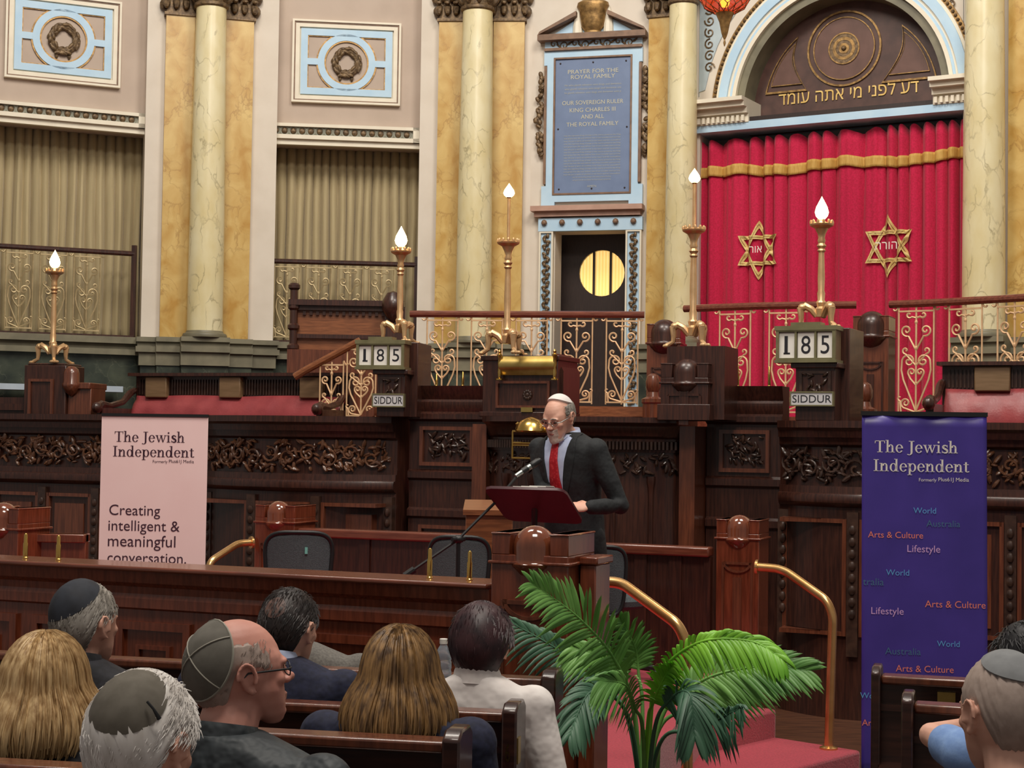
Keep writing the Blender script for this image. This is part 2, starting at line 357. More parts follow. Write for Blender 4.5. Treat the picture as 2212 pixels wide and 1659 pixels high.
# ---- bays with an olive curtain under a wreath panel
def bay(F, pxl, pxr, name, panel_px, side):
    o = -.22
    x0, x1 = F.x(pxl, 300, -.3) - (2.6 if side == 'left' else .6), F.x(pxr, 300, -.3) + .1
    m = MB(); zf0 = F.z(panel_px[4], panel_px[6], o + .1); zf1 = F.z(panel_px[4], panel_px[5], o + .1)
    m.box(x0, x1, .22, .42, zf0 - .02, ZTOP); m.box(x0, x1, .42, 1.0, zf0 - .02, zf0 + .06)
    struct('wall_' + name, m, M_pink, F, label='rosy plaster wall above the %s olive curtain' % side, cat='wall')
    m = MB(); m.box(x0, x1, .95, 1.1, ZF, ZTOP); struct('wall_back_' + name, m, M_pink, F, label='wall behind the %s olive curtain' % side, cat='wall')
    # frieze
    T = Thing('rosette_frieze', 'long ivory framed frieze of small rosettes above the %s olive curtain' % side, 'frieze', F, ((x0 + x1) / 2, .2, zf0), 'rosette friezes of the apse')
    m = MB(); m.box(x0, x1, .12, .22, zf0, zf0 + .045); m.box(x0, x1, .12, .22, zf1 - .035, zf1); m.box(x1 - .15, x1 - .08, .12, .22, zf0, zf1)
    m.box(x0, x1, .16, .22, zf0 - .06, zf0); T.part('frame', m, M_trim)
    m = MB(); m.box(x0, x1 - .08, .16, .22, zf0 + .04, zf1 - .03); T.part('panel', m, M_greym)
    m = MB(); k = 0; xx = x1 - .22; zc = (zf0 + zf1) / 2 + .005
    mm = MB()
    while xx > x0 + .05:
        m.ell((xx, .155, zc), (.034, .02, .034), 8, 6); mm.tube([(p[0], .155, p[1]) for p in circ(xx, zc, .048, 12)], .008, 4, closed=True); xx -= .096
    T.part('rosettes', m, M_giltd); T.part('rosette_rings', mm, M_greym)
    # wreath panel
    pl, pr, pt, pb = panel_px[:4]
    a0, _ = F.L(pl, (pt + pb) / 2, o); a1, _ = F.L(pr, (pt + pb) / 2, o); xm = (pl + pr) / 2
    z0 = F.z(xm, pb, o); z1 = F.z(xm, pt, o); cx, cz = (a0 + a1) / 2, (z0 + z1) / 2; w, h = a1 - a0, z1 - z0
    T = Thing('wreath_panel', 'pale blue and ivory plaster panel with a gilt wreath above the %s olive curtain' % side, 'wall panel', F, (cx, .2, z0), 'wreath panels of the apse')
    m = MB(); m.rect_ring(a0, a1, z0, z1, .022, .160, .22); T.part('outer_frame', m, M_trim)
    m = MB(); m.rect_ring(a0 + .02, a1 - .02, z0 + .02, z1 - .02, .016, .172, .22); T.part('frame_groove', m, M_brownp)
    m = MB(); m.rect_ring(a0 + .03, a1 - .03, z0 + .03, z1 - .03, .05, .18, .22); m.box(a0 + .05, a1 - .05, .212, .222, z0 + .05, z1 - .05); T.part('inner_frame', m, M_trim)
    m = MB(); b0, b1, c0, c1 = a0 + .095, a1 - .095, z0 + .095, z1 - .095; m.rect_ring(b0, b1, c0, c1, .075, .185, .222)
    R = h * .345
    m.arc_ring(cx, cz, R, R * .77, .185, .222, 0, 2 * math.pi, 48)
    m.box(b0 + .07, cx - R * .95, .187, .222, cz - .035, cz + .035); m.box(cx + R * .95, b1 - .07, .187, .222, cz - .035, cz + .035)
    T.part('blue_strapwork', m, M_blue)
    m = MB(); g = .012
    m.arc_ring(cx, cz, R * .79, R * .72, .19, .222, 0, 2 * math.pi, 48)
    m.arc_ring(cx, cz, R * 1.05, R * .99, .194, .222, 0, 2 * math.pi, 48)
    m.rect_ring(b0 + .07, b1 - .07, c0 + .07, c1 - .07, .014, .194, .222); T.part('gilt_edging', m, M_gilt)
    m = MB(); m.add(*(lambda pg: ([(p[0], .21, p[1]) for p in pg], [tuple(range(len(pg)))]))(circ(cx, cz, R * .74))); m.box(b0 + .07, b1 - .07, .211, .222, c0 + .07, c1 - .07); T.part('ground', m, M_pink)
    m = MB(); rr = random.Random(5)
    for i in range(70):
        a = rr.uniform(0, 6.283); q = R * .40 + rr.uniform(-.03, .03)
        m.ell((cx + q * math.cos(a), .19 + rr.uniform(-.02, .01), cz + q * math.sin(a)), (.045, .018, .02), 7, 5, rot=Euler((0, -a - math.pi / 2 + rr.uniform(-.7, .7), 0)))
    m.tube([(p[0], .2, p[1]) for p in circ(cx, cz, R * .40, 24)], .035, 8, closed=True)
    for sx in (-.07, .06): m.ell((cx + sx, .195, cz - R * .52), (.02, .015, .045), 7, 5)
    T.part('wreath', m, M_giltd)
    # drape in the opening
    zt = zf0 - .02; zb = ZB - .1; ph = [rr.uniform(0, 6) for _ in range(4)]
    def fold(u, v):
        x = x0 + (x1 - x0) * u
        s = abs(math.sin(math.pi * x / .098 + .35 * math.sin(x * 5 + ph[0]))) ** .75; d = .10 * s + .012 * math.sin(x * 31 + ph[1])
        return (x + .006 * math.sin(v * 7 + x * 9), .68 - d * (.55 + .45 * min(1, v * 3)), zt + (zb - zt) * v)
    m = MB(); m.grid(fold, 260, 10)
    oo = one('olive_curtain', 'floor-length pleated olive curtain %s' % ('at the left edge, behind the balcony rail' if side == 'left' else 'between the two left cream columns, behind a carved seat'), 'curtain', m, M_drape, F, (0, .68, zb), 'olive curtains of the apse'); solid(oo, .01)
    # dado under the bay
    m = MB()
    for z0_, z1_, oo_ in ((ZB - .07, ZB - .0, .10), (ZB - .13, ZB - .07, .03), (ZB - .19, ZB - .13, .08)): m.box(x0, x1, -oo_ + .1, 1.0, z0_, z1_)
    struct('trim_' + name, m, M_stone, F, label='moulded stone ledge under the %s olive curtain' % side, cat='trim')
    m = MB(); m.box(x0, x1, .1, 1.0, ZF, ZB - .19); struct('wall_dado_' + name, m, M_green, F, label='dark green marble dado below the %s olive curtain' % side, cat='wall')
    return x0, x1
bay(FA, -60, 302, 'left_bay', (10, 260, -8, 180, 150, 230, 262), 'left')
bay(FB, 588, 900, 'center_bay', (631, 865, 48, 226, 745, 270, 303), 'right')
# ---- plaque bay and side door
F = FC
dl, dr = F.x(1197, 700), F.x(1350, 700); dt = F.z(1275, 499)
xl, xr = F.x(1128) - .2, F.x(1392) + .3
m = MB(); m.box(xl, dl, 0, .3, ZF, ZTOP); m.box(dr, xr, 0, .3, ZF, ZTOP); m.box(dl, dr, 0, .3, dt, ZTOP); struct('wall_back', m, M_white, F, label='cream plaster wall behind the blue plaque', cat='wall')
zfl = F.z(1300, 892)
T = Thing('side_door', 'black-brown door with a round lit window under the blue plaque', 'door', F, ((dl + dr) / 2, .45, zfl))
cx, cz = F.L(1300, 590, -.45); R = (F.x(1349, 590, -.45) - F.x(1251, 590, -.45)) / 2
m = MB(); sq = [(cx - R * 1.6, cz - R * 1.6), (cx + R * 1.6, cz - R * 1.6), (cx + R * 1.6, cz + R * 1.6), (cx - R * 1.6, cz + R * 1.6)]
n = 32; outer = []
for i in range(n):
    a = 2 * math.pi * i / n; k = 1.4 * R / max(abs(math.cos(a)), abs(math.sin(a))); outer.append((cx + k * math.cos(a), cz + k * math.sin(a)))
m.ring(outer, circ(cx, cz, R, n), .45, .5); q = 1.4 * R
m.box(cx - q, cx + q, .45, .5, zfl, cz - q); m.box(cx - q, cx + q, .45, .5, cz + q, dt + .1); m.box(dl - .2, cx - q, .45, .5, zfl, dt + .1); m.box(cx + q, dr + .2, .45, .5, zfl, dt + .1)
T.part('leaf', m, M_darkdoor)
m = MB(); m.prism(circ(cx, cz, R * 1.02, 40), .49, .51)
pane = T.part('round_window', m, M_lit, label='round lit window')
m = MB()
for k in (-.36, .38): m.box(cx + R * k - .012, cx + R * k + .012, .455, .495, cz - R * .93, cz + R * .93)
T.part('glazing_bar', m, M_darkdoor)
m = MB()
for k in range(14): m.box(cx - R + R * 2 * (k + .5) / 14 - .004, cx - R + R * 2 * (k + .5) / 14 + .004, .482, .492, cz - R * math.sqrt(max(0, 1 - ((k + .5) / 7 - 1) ** 2)) * .97, cz + R * math.sqrt(max(0, 1 - ((k + .5) / 7 - 1) ** 2)) * .97)
T.sub('reeding', m, mat('lit_reeded_edge', (236, 204, 140), rough=.4, emit=(250, 220, 150), estr=.9), pane)
T = Thing('door_surround', 'pale blue door surround with gilt foliage strips and six studs below the plaque', 'door surround', F, ((dl + dr) / 2, 0, zfl))
m = MB(); sl0, sl1 = F.x(1163, 650, .06), F.x(1193, 650, .06); sr0, sr1 = F.x(1350, 650, .06), F.x(1384, 650, .06); zh = F.z(1275, 498, .06); zt = F.z(1275, 470, .06)
for a, b in ((sl0, sl1), (sr0, sr1)):
    m.rect_ring(a, b, zfl, zh, .018, -.07, 0); 
T.part('jamb_frame', m, M_trim)
m = MB()
for a, b in ((sl0, sl1), (sr0, sr1)): m.box(a + .016, b - .016, -.045, 0, zfl, zh)
m.box(sl0 - .01, sr1 + .01, -.075, 0, zh, zt); T.part('blue_ground', m, M_blue)
m = MB(); rr = random.Random(9)
for a, b in ((sl0, sl1), (sr0, sr1)):
    c = (a + b) / 2; z = zfl + .1; k = 0
    while z < zh - .05:
        m.ell((c + (.02 if k % 2 else -.02), -.06, z), (.032, .02, .02), 7, 5, rot=Euler((0, rr.uniform(-1, 1), 0))); m.ell((c + (-.018 if k % 2 else .018), -.06, z + .02), (.018, .02, .026), 7, 5); z += .045; k += 1
T.part('gilt_foliage', m, M_giltd)
m = MB()
for k in range(6):
    xx = F.x(1176 + k * 38.5, 482, .08); m.lathe([(.03, 0), (.034, .02), (.02, .045), (.005, .05)], (0, 0, 0), 8, Matrix.Translation((xx, -.075, (zh + zt) / 2 + .02)) @ Matrix.Rotation(math.pi / 2, 4, 'X'))
T.part('studs', m, M_brownp)
m = MB(); cz0, cz1 = F.z(1270, 466, .1), F.z(1270, 444, .1); c0, c1 = F.x(1146, 455, .15), F.x(1389, 455, .1)
m.box(c0, c1, -.17, 0, (cz0 + cz1) / 2, cz1); m.box(c0 + .03, c1 - .03, -.11, 0, cz0, (cz0 + cz1) / 2); T.part('cornice', m, M_pinktrim)
# plaque
T = Thing('prayer_plaque', 'slate blue lettered plaque in a pedimented pale blue frame above the side door', 'plaque', F, ((xl + xr) / 2, 0, cz1))
bx0, bx1 = F.x(1197, 270, .05), F.x(1362, 270, .05); bz0, bz1 = F.z(1275, 417, .05), F.z(1290, 123, .05)
m = MB(); m.box(bx0, bx1, -.035, 0, bz0, bz1); board = T.part('board', m, M_slate)
m = MB(); m.rect_ring(bx0 - .012, bx1 + .012, bz0 - .012, bz1 + .012, .018, -.055, 0); T.part('board_edge', m, M_brownp)
m = MB(); e = .075; i0, i1, j0, j1 = bx0 - .012, bx1 + .012, bz0 - .012, bz1 + .012
m.ring([(i0 - e, j0 - e), (i1 + e, j0 - e), (i1 + e, j1 + e), (i0 - e, j1 + e)], [(i0, j0), (i1, j0), (i1, j1), (i0, j1)], -.045, 0)
for sx in (-1, 1):
    xx = i0 - e if sx < 0 else i1 + e
    m.box(min(xx, xx + sx * .035), max(xx, xx + sx * .035), -.045, 0, j1 - .08, j1 + e); m.box(min(xx, xx + sx * .05), max(xx, xx + sx * .05), -.045, 0, j0 - e - .04, j0 + .10)
    m.box(min(xx, xx - sx * .1), max(xx, xx - sx * .1), -.045, 0, j0 - e - .04, j0 - e)
T.part('blue_frame', m, M_blue)
m = MB()
for sx in (-1, 1):
    xx = i0 - e if sx < 0 else i1 + e
    m.box(min(xx, xx + sx * .028), max(xx, xx + sx * .028), -.06, 0, j0 + .12, j1 - .09)
m.box(i0 - e - .06, i1 + e + .06, -.04, 0, j0 - e - .075, j0 - e - .045)
m.box(i0 - e - .03, i1 + e + .03, -.075, 0, j1 + e, j1 + e + .03); fz0 = j1 + e + .03; fz1 = F.z(1285, 86, .05)
T.part('brown_moulding', m, M_brownp)
m = MB(); m.box(i0 - e - .03, i1 + e + .03, -.045, 0, fz0, fz1); T.part('scroll_frieze', m, M_blue)
m = MB(); xx = i0 - e; sgn = 1
while xx < i1 + e - .08:
    m.tube([(p[0], -.05, p[2]) for p in spiral((xx + .07, (fz0 + fz1) / 2 + .01 * sgn), .045, .008, 0 if sgn > 0 else math.pi, 1.1 * sgn, 14)], .007, 5); m.ell((xx + .13, -.05, (fz0 + fz1) / 2 - .012 * sgn), (.035, .012, .012), 6, 5, rot=Euler((0, .6 * sgn, 0))); xx += .12; sgn = -sgn
T.part('gilt_scrolls', m, M_giltd)
pz0, pz1 = fz1, F.z(1285, 70, .12); pxl, pxr = F.x(1162, 78, .12), F.x(1395, 76, .12); pcx = (pxl + pxr) / 2; ph = F.z(1283, 18, .1) - pz1
m = MB(); m.box(pxl, pxr, -.15, 0, pz0, pz1)
for sx in (-1, 1):
    x_e = pxl if sx < 0 else pxr; xi = pcx + sx * .17; zi = pz1 + ph * (1 - .17 / (pcx - pxl))
    m.prism([(x_e, pz1), (x_e - sx * .02, pz1 + .035), (xi, zi + .05), (xi, zi)], -.14, 0)
T.part('pediment', m, M_brownp)
m = MB(); m.prism([(pxl + .12, pz1), (pxr - .12, pz1), (pcx + .16, pz1 + ph * .72), (pcx - .16, pz1 + ph * .72)], -.03, 0); T.part('pediment_ground', m, M_blue)
m = MB(); m.lathe([(.11, 0), (.09, .05), (.125, .1), (.14, .2), (.15, .27), (.18, .32), (.17, .36), (.1, .40), (.05, .44), (.06, .48), (.02, .52)], (pcx, -.06, pz1 - .02), 18, sy=.6); T.part('urn', m, M_gilt)
m = MB()
for sx in (-1, 1): m.lathe([(.06, 0), (.055, .1), (.03, .25), (.01, .3)], (pcx + sx * .17, -.03, pz1), 10)
T.part('urn_drapery', m, M_trim)
rr = random.Random(21)
for sx in (-1, 1):
    m = MB()
    xx = (i0 - e - .05) if sx < 0 else (i1 + e + .05); za, zb_ = j0 + .42, j1 - .1
    for k in range(46):
        t = rr.random(); q = .05 * math.sin(math.pi * min(1, t * 1.1)) + .02
        if t > .65: q = .025
        m.ell((xx + sx * rr.uniform(0, q), -.03 - rr.uniform(0, .04), za + (zb_ - za) * t), (.026, .02, .035), 7, 5, rot=Euler((0, rr.uniform(-1, 1), 0)))
    T.part('side_garland', m, M_giltd)
m = MB(); bw = bx1 - bx0; bh = bz1 - bz0; bc = (bx0 + bx1) / 2
def line(mb, s, cz_, w, h, bold=.0): put_text(mb, s, bc - w * bw / 2, bc + w * bw / 2, bz0 + bh * cz_, bz0 + bh * cz_ + h, -.038, bold)
for s, c, w in (('PRAYER FOR THE', .885, .66), ('ROYAL FAMILY', .845, .58), ('OUR SOVEREIGN RULER', .655, .80), ('KING CHARLES III', .60, .60), ('AND ALL', .55, .30), ('THE ROYAL FAMILY', .495, .68)): line(m, s, c, w, .045, .03)
T.sub('lettering', m, M_letter, board, smooth=0, fix=False)
m = MB()
for k in range(3): line(m, 'He who giveth salvation unto kings and dominion unto princes'[k * 2:48 + k * 3], .79 - k * .028, .74, .026)
for k in range(17):
    line(m, ('may the supreme King of kings in His mercy preserve the King', 'and grant him life and deliver him from trouble and sorrow', 'may He put a spirit of wisdom in his heart and his counsellors')[k % 3], .42 - k * .0205, .74 if k < 15 else .5, .019)
line(m, 'AMEN', .045, .12, .022)
T.sub('small_lettering', m, M_letter2, board, smooth=0, fix=False)
m = MB()
for u in (.07, .5, .93):
    for v in (.965, .035): m.ell((bx0 + bw * u, -.037, bz0 + bh * v), .01, 8, 5)
for u in (.05, .95): m.ell((bx0 + bw * u, -.037, bz0 + bh * .48), .01, 8, 5)
T.sub('fixing_screws', m, M_darkdoor, board)
# ---- the ark bay
F = FD
al, ar = F.x(1502, 500) , F.x(2086, 500)
yl0 = (F.z(1505, 290, .02) + F.z(2078, 239, .02)) / 2; yl1 = (F.z(1505, 269, .02) + F.z(2078, 218, .02)) / 2
ic, il = F.x(1606, 240), F.x(2038, 185); acx, ar0 = (ic + il) / 2, (il - ic) / 2
zs = yl1 + .10
apex = F.z(1815, -12); zsc = (apex - zs) / ar0
ar1 = acx - F.x(1548, 222, .06)
m = MB(); n = 40; outer = []
for i in range(n + 1):
    a = math.pi * i / n; outer.append((acx + ar0 * 1.02 * math.cos(a), zs + ar0 * 1.02 * math.sin(a) * zsc))
top = ZTOP; pts_o = []
for i in range(n + 1):
    a = math.pi * i / n; c_, s_ = math.cos(a), math.sin(a)
    k = min((ar - acx + .4) / max(abs(c_), 1e-6), (top - zs) / max(s_, 1e-6)); pts_o.append((acx + k * c_, zs + k * s_))
vs = []; fs = []
for (a, b) in zip(outer, pts_o): vs += [(a[0], 0, a[1]), (b[0], 0, b[1]), (a[0], .3, a[1]), (b[0], .3, b[1])]
for i in range(n): k = 4 * i; fs += [(k, k + 1, k + 5, k + 4), (k, k + 4, k + 6, k + 2), (k + 2, k + 6, k + 7, k + 3)]
m.add(vs, fs); m.box(al - .3, acx - ar0, 0, .3, yl1, zs); m.box(acx + ar0, ar + .3, 0, .3, yl1, zs)
struct('wall_ark', m, M_white, F, label='cream plaster wall round the ark arch', cat='wall')
m = MB(); m.box(al - .3, ar + .4, .42, .6, ZF, ZTOP); struct('wall_back_ark', m, mat('grey_plaster', (132, 126, 122), (140, 134, 130), 4, rough=.7), F, label='dark wall behind the ark curtain', cat='wall')
def arc(mb, r1, r0, y0, y1, a0=0, a1=math.pi): return mb.arc_ring(acx, zs, r1, r0, y0, y1, a0, a1, 48, zsc)
d = ar1 - ar0
T = Thing('trim_arch', 'round arch moulded in pale blue, ivory and gilt over the ark', 'arch', F, (acx, 0, zs)); T.o['kind'] = 'structure'
m = MB(); arc(m, ar0 + d * .95, ar0 + d * .62, -.07, 0); arc(m, ar0 + d * .52, ar0 + d * .40, -.05, 0); T.part('blue_bands', m, M_blue)
m = MB(); arc(m, ar0 + d * .64, ar0 + d * .50, -.045, 0); arc(m, ar0 + d * .42, ar0 + d * .28, -.06, 0); arc(m, ar0 + d * 1.06, ar0 + d * .93, -.05, 0); T.part('ivory_bands', m, M_trim)
m = MB(); arc(m, ar0 + d * 1.25, ar0 + d * 1.04, -.035, 0); T.part('gilt_band', m, M_gilt)
m = MB(); k = 90
for i in range(k):
    a = math.pi * (i + .5) / k; rr_ = ar0 + d * 1.145; m.ell((acx + rr_ * math.cos(a), -.04, zs + rr_ * math.sin(a) * zsc), (.018, .02, .018), 6, 4)
T.part('bead_row', m, M_giltd)
m = MB(); arc(m, ar0 + d * .32, ar0 - .005, -.01, .36); T.part('soffit', m, M_stone)
T = Thing('wall_tympanum', 'dark brown lunette with gilt circles and Hebrew lettering over the ark curtain', 'tympanum', F, (acx, .3, yl1)); T.o['kind'] = 'structure'
m = MB(); m.prism([(acx + (ar0 + .05) * math.cos(math.pi * i / 40), zs + (ar0 + .05) * math.sin(math.pi * i / 40) * zsc) for i in range(41)] + [(acx - ar0 - .05, yl1 - .1), (acx + ar0 + .05, yl1 - .1)], .28, .36)
ground = T.part('ground', m, M_umber)
ocx, ocz = F.L(1824, 105, -.28); oR = (F.x(1903, 105, -.28) - F.x(1743, 105, -.28)) / 2
m = MB(); m.arc_ring(ocx, ocz, oR, oR * .95, .262, .29, 0, 2 * math.pi, 48); m.arc_ring(ocx, ocz, oR * .83, oR * .805, .262, .29, 0, 2 * math.pi, 48); m.arc_ring(ocx, ocz, oR * .42, oR * .385, .26, .29, 0, 2 * math.pi, 40)
m.arc_ring(ocx, ocz, oR * .30, oR * .22, .262, .29, 0, 2 * math.pi, 40); m.arc_ring(ocx, ocz, oR * .14, oR * .07, .262, .29, 0, 2 * math.pi, 24); T.part('gilt_circles', m, M_gilt)
m = MB(); m.prism(circ(ocx, ocz, oR * .81, 40), .272, .285); T.part('roundel', m, M_umber2)
m = MB(); m.prism(circ(ocx, ocz, oR * .39, 40), .266, .28); m.ell((ocx, .266, ocz), (oR * .07, .03, oR * .07), 10, 6); T.part('rosette', m, M_giltd)
def span(side):
    zb = F.z(1690, 200, -.28) if side < 0 else F.z(1960, 172, -.28); zb = (F.z(1690, 205, -.28) + F.z(1960, 172, -.28)) / 2 
    pts = []; Ro = ar0 * .89; Ri = oR * 1.10
    zo = ocz
    x_out = acx + side * math.sqrt(max(0, Ro ** 2 - ((zb - zs) / zsc) ** 2))
    a_in = math.asin(max(-1, min(1, (zb - ocz) / Ri))); 
    t0 = math.atan2((zb - zs) / zsc, abs(x_out - acx)); t1 = t0 + .72
    for i in range(13):
        t = t0 + (t1 - t0) * i / 12; pts.append((acx + side * Ro * math.cos(t), zs + Ro * math.sin(t) * zsc))
    tip = pts[-1]; bx = ocx + side * oR * 1.0
    for i in range(1, 13):
        u = i / 12; x = tip[0] + (bx - .0 - tip[0]) * u; z = tip[1] + (zb - tip[1]) * u
        bulge = math.sin(math.pi * u) * .09; pts.append((x + side * bulge, z + bulge * .2))
    return pts
def shrink(pts, k):
    cx_ = sum(p[0] for p in pts) / len(pts); cz_ = sum(p[1] for p in pts) / len(pts); return [(cx_ + (p[0] - cx_) * k, cz_ + (p[1] - cz_) * k) for p in pts]
for sd in (-1, 1):
    m = MB(); mm = MB(); pg = span(sd); m.ring(pg, shrink(pg, .93), .262, .29); m.ring(shrink(pg, .74), shrink(pg, .71), .262, .29); mm.prism(shrink(pg, .72), .27, .285)
    T.part('gilt_spandrel_lines', m, M_gilt); T.part('spandrel_panel', mm, M_umber2)
m = MB()
h0 = F.L(1686, 224, -.27); h1 = F.L(1976, 190, -.27)
put_text(m, 'דע לפני מי אתה עומד'[::-1], h0[0] - .02, h1[0] + .04, (h0[1] + h1[1]) / 2 - .03, (h0[1] + h1[1]) / 2 + .115, .268, .0)
T.sub('hebrew_lettering', m, M_goldp, ground, smooth=0, fix=False)
m = MB(); k = 17
for i in range(k):
    xx = acx - ar0 * .78 + ar0 * 1.56 * (i + .5) / k; m.arc_ring(xx, yl1 + .01, .055, .035, .2, .29, 0, math.pi, 10); m.ell((xx, .25, yl1 + .02), (.02, .02, .018), 6, 4)
T.part('scallop_cresting', m, M_gilt)
# imposts and lintel
for sd, (p0, p1) in ((-1, (1508, 1625)), (1, (1968, 2080))):
    z0 = (F.z(1560, 256, .1) + F.z(2040, 212, .1)) / 2; a = al - .02 if sd < 0 else acx + ar0 * .92; b = acx - ar0 * .92 if sd < 0 else ar + .05
    T = Thing('impost_cornice', 'ivory dentilled cornice block at the %s foot of the ark arch' % ('left' if sd < 0 else 'right'), 'cornice', F, ((a + b) / 2, 0, z0 - .06), 'impost cornices of the ark arch')
    m = MB(); m.box(a, b, -.12, .3, z0 + .04, z0 + .10); m.box(a, b, -.20, .3, z0 + .10, z0 + .15); m.box(a, b, -.26, .3, z0 + .15, z0 + .19); m.box(a, b, -.07, .3, z0 - .05, z0 + .04); T.part('cornice', m, M_trim)
    m = MB(); xx = a + .02
    while xx < b - .03: m.box(xx, xx + .03, -.11, -.06, z0 - .04, z0 + .02); xx += .055
    T.part('dentils', m, M_trim)
m = MB(); m.box(al - .02, ar + .1, -.06, .42, yl0, yl1 - .02); one('ark_lintel', 'pale blue painted beam above the red curtain', 'lintel', m, M_blue, F, (acx, 0, yl0))
m = MB(); m.box(al - .02, ar + .1, -.04, .42, yl1 - .02, yl1 + .03); one('lintel_fillet', 'thin dark strip along the top of the pale blue beam', 'fillet', m, M_darkdoor, F, (acx, 0, yl1))
# spandrel ornaments in blue
for sd, px in ((-1, 1560), (1, 2070)):
    T = Thing('spandrel_ornament', 'blue scrollwork in the spandrel %s of the ark arch' % ('left' if sd < 0 else 'right'), 'ornament', F, (acx + sd * ar1 * 1.1, 0, zs + .5), 'spandrel ornaments of the ark arch')
    xe = al + .03 if sd < 0 else ar - .03
    pts = [(xe, zs + .2)]
    Ro = ar1 * 1.13
    for i in range(9):
        xx = xe + (acx + sd * ar1 * .75 - xe) * i / 8
        q = max(0, Ro ** 2 - (xx - acx) ** 2); pts.append((xx, max(zs + .25, zs + math.sqrt(q) * zsc + .02)))
    pts.append((pts[-1][0], zs + Ro * zsc * 1.05)); pts.append((xe, zs + Ro * zsc * 1.05))
    m = MB(); m.prism(pts, -.015, .0); T.part('ground', m, mat('faded_blue_paint', (170, 184, 192), (182, 196, 202), 8, rough=.6) if sd < 0 else MATS['faded_blue_paint'])
    m = MB()
    for k in range(9):
        u = k / 8; xx = xe - sd * .12; zz = zs + .5 + u * 1.0
        m.tube([(p[0], -.02, p[2]) for p in spiral((xx, zz), .06, .01, u * 6, 1.3, 14)], .008, 5)
    T.part('scrolls', m, M_giltd)
# curtain with fringe and stars
rr = random.Random(12); waves = [(rr.uniform(9, 14), rr.uniform(0, 6), .012), (rr.uniform(18, 24), rr.uniform(0, 6), .016), (rr.uniform(30, 40), rr.uniform(0, 6), .011), (rr.uniform(50, 60), rr.uniform(0, 6), .005)]
def dep(x, z, k=1.0):
    w = x / .165 + .50 * math.sin(x * 2.3 + .6) + .42 * math.sin(x * 4.3 + 2) + .22 * math.sin(x * 9.1) + .05 * math.sin(z * 1.1 + x * 3)
    p = abs(math.sin(math.pi * w)) ** .62; q = abs(math.sin(math.pi * x / .41 + 1.1)) ** .8
    return .22 - .10 * p * k - .05 * q * k - .006 * math.sin(x * 71)
cz0, cz1 = ZF + 1.9, yl0 - .06; c0, c1 = al + .0, ar - .02
T = Thing('ark_curtain', 'crimson velvet curtain with two gold stars hanging before the ark', 'curtain', F, ((c0 + c1) / 2, .24, cz0))
def cf(u, v):
    z = cz1 + (cz0 - cz1) * v; x = c0 + (c1 - c0) * u + .13 * (1 - u) * max(0, (cz1 - 1.0 - z)) * .35
    if v == 0: z += .055 * abs(math.sin(math.pi * (x / .165 + .50 * math.sin(x * 2.3 + .6) + .42 * math.sin(x * 4.3 + 2) + .22 * math.sin(x * 9.1)))) - .055
    return (x, dep(x, z), z)
m = MB(); m.grid(cf, 320, 24); cur = T.part('velvet', m, M_red); solid(cur, .008)
fz = (F.z(1540, 380, -.2) + F.z(2070, 337, -.2)) / 2
def ff(u, v):
    x = c0 + .01 + (c1 - c0 - .02) * u; z = fz + .11 * (.5 - v) + .02 * math.sin(x * 5.1) + .008 * math.sin(x * 17)
    return (x, dep(x, z) - .03, z)
m = MB(); m.grid(ff, 260, 4); fr = T.part('fringe', m, M_fringe); solid(fr, .008)
def star(cx_, cz_, Rv, sx, word, wx):
    m = MB(); mm = MB()
    for t in range(2):
        tri = [(math.sin(math.pi * t + 2 * math.pi * k / 3) * Rv * sx, math.cos(math.pi * t + 2 * math.pi * k / 3) * Rv) for k in range(3)]
        cxx = 0
        for k in range(3):
            p, q = tri[k], tri[(k + 1) % 3]
            inn = .745; pi_, qi = (p[0] * inn, p[1] * inn), (q[0] * inn, q[1] * inn)
            for (A0, B0, A1, B1, mbx, yo) in ((p, q, pi_, qi, m, .036 + .004 * t), ((p[0] * .885, p[1] * .885), (q[0] * .885, q[1] * .885), (p[0] * .86, p[1] * .86), (q[0] * .86, q[1] * .86), mm, .042 + .004 * t)):
                def g(u, v):
                    x = cx_ + (A0[0] + (B0[0] - A0[0]) * u) * (1 - v) + (A1[0] + (B1[0] - A1[0]) * u) * v
                    z = cz_ + (A0[1] + (B0[1] - A0[1]) * u) * (1 - v) + (A1[1] + (B1[1] - A1[1]) * u) * v
                    return (x, min(dep(x, z), .12 + .25 * dep(x, z)) - yo, z)
                mbx.grid(g, 24, 1)
    o = T.part('star', m, M_goldth, smooth=60); T.sub('star_thread', mm, M_gilt, o)
    vs, fs = text_mesh(word, .0); xs = [v[0] for v in vs]; zs_ = [v[1] for v in vs]; k = wx / (max(xs) - min(xs)); w_ = MB()
    w_.add([(cx_ + (v[0] - (max(xs) + min(xs)) / 2) * k, .0, cz_ + (v[1] - .3) * k * 1.1) for v in vs], fs); T.sub('star_word', w_, M_white2, o, smooth=0, fix=False)
s1, s2 = F.L(1647, 543, -.2), F.L(1927, 535, -.2); z1 = (F.z(1653, 480, -.2) - F.z(1653, 608, -.2)) / 2; z2 = (F.z(1928, 466, -.2) - F.z(1928, 603, -.2)) / 2
zz = (s1[1] + s2[1]) / 2
star(s1[0], s1[1], z1, .80, 'רוא', .14); star(s2[0], s2[1], z2, .87, 'הרוה', .22)
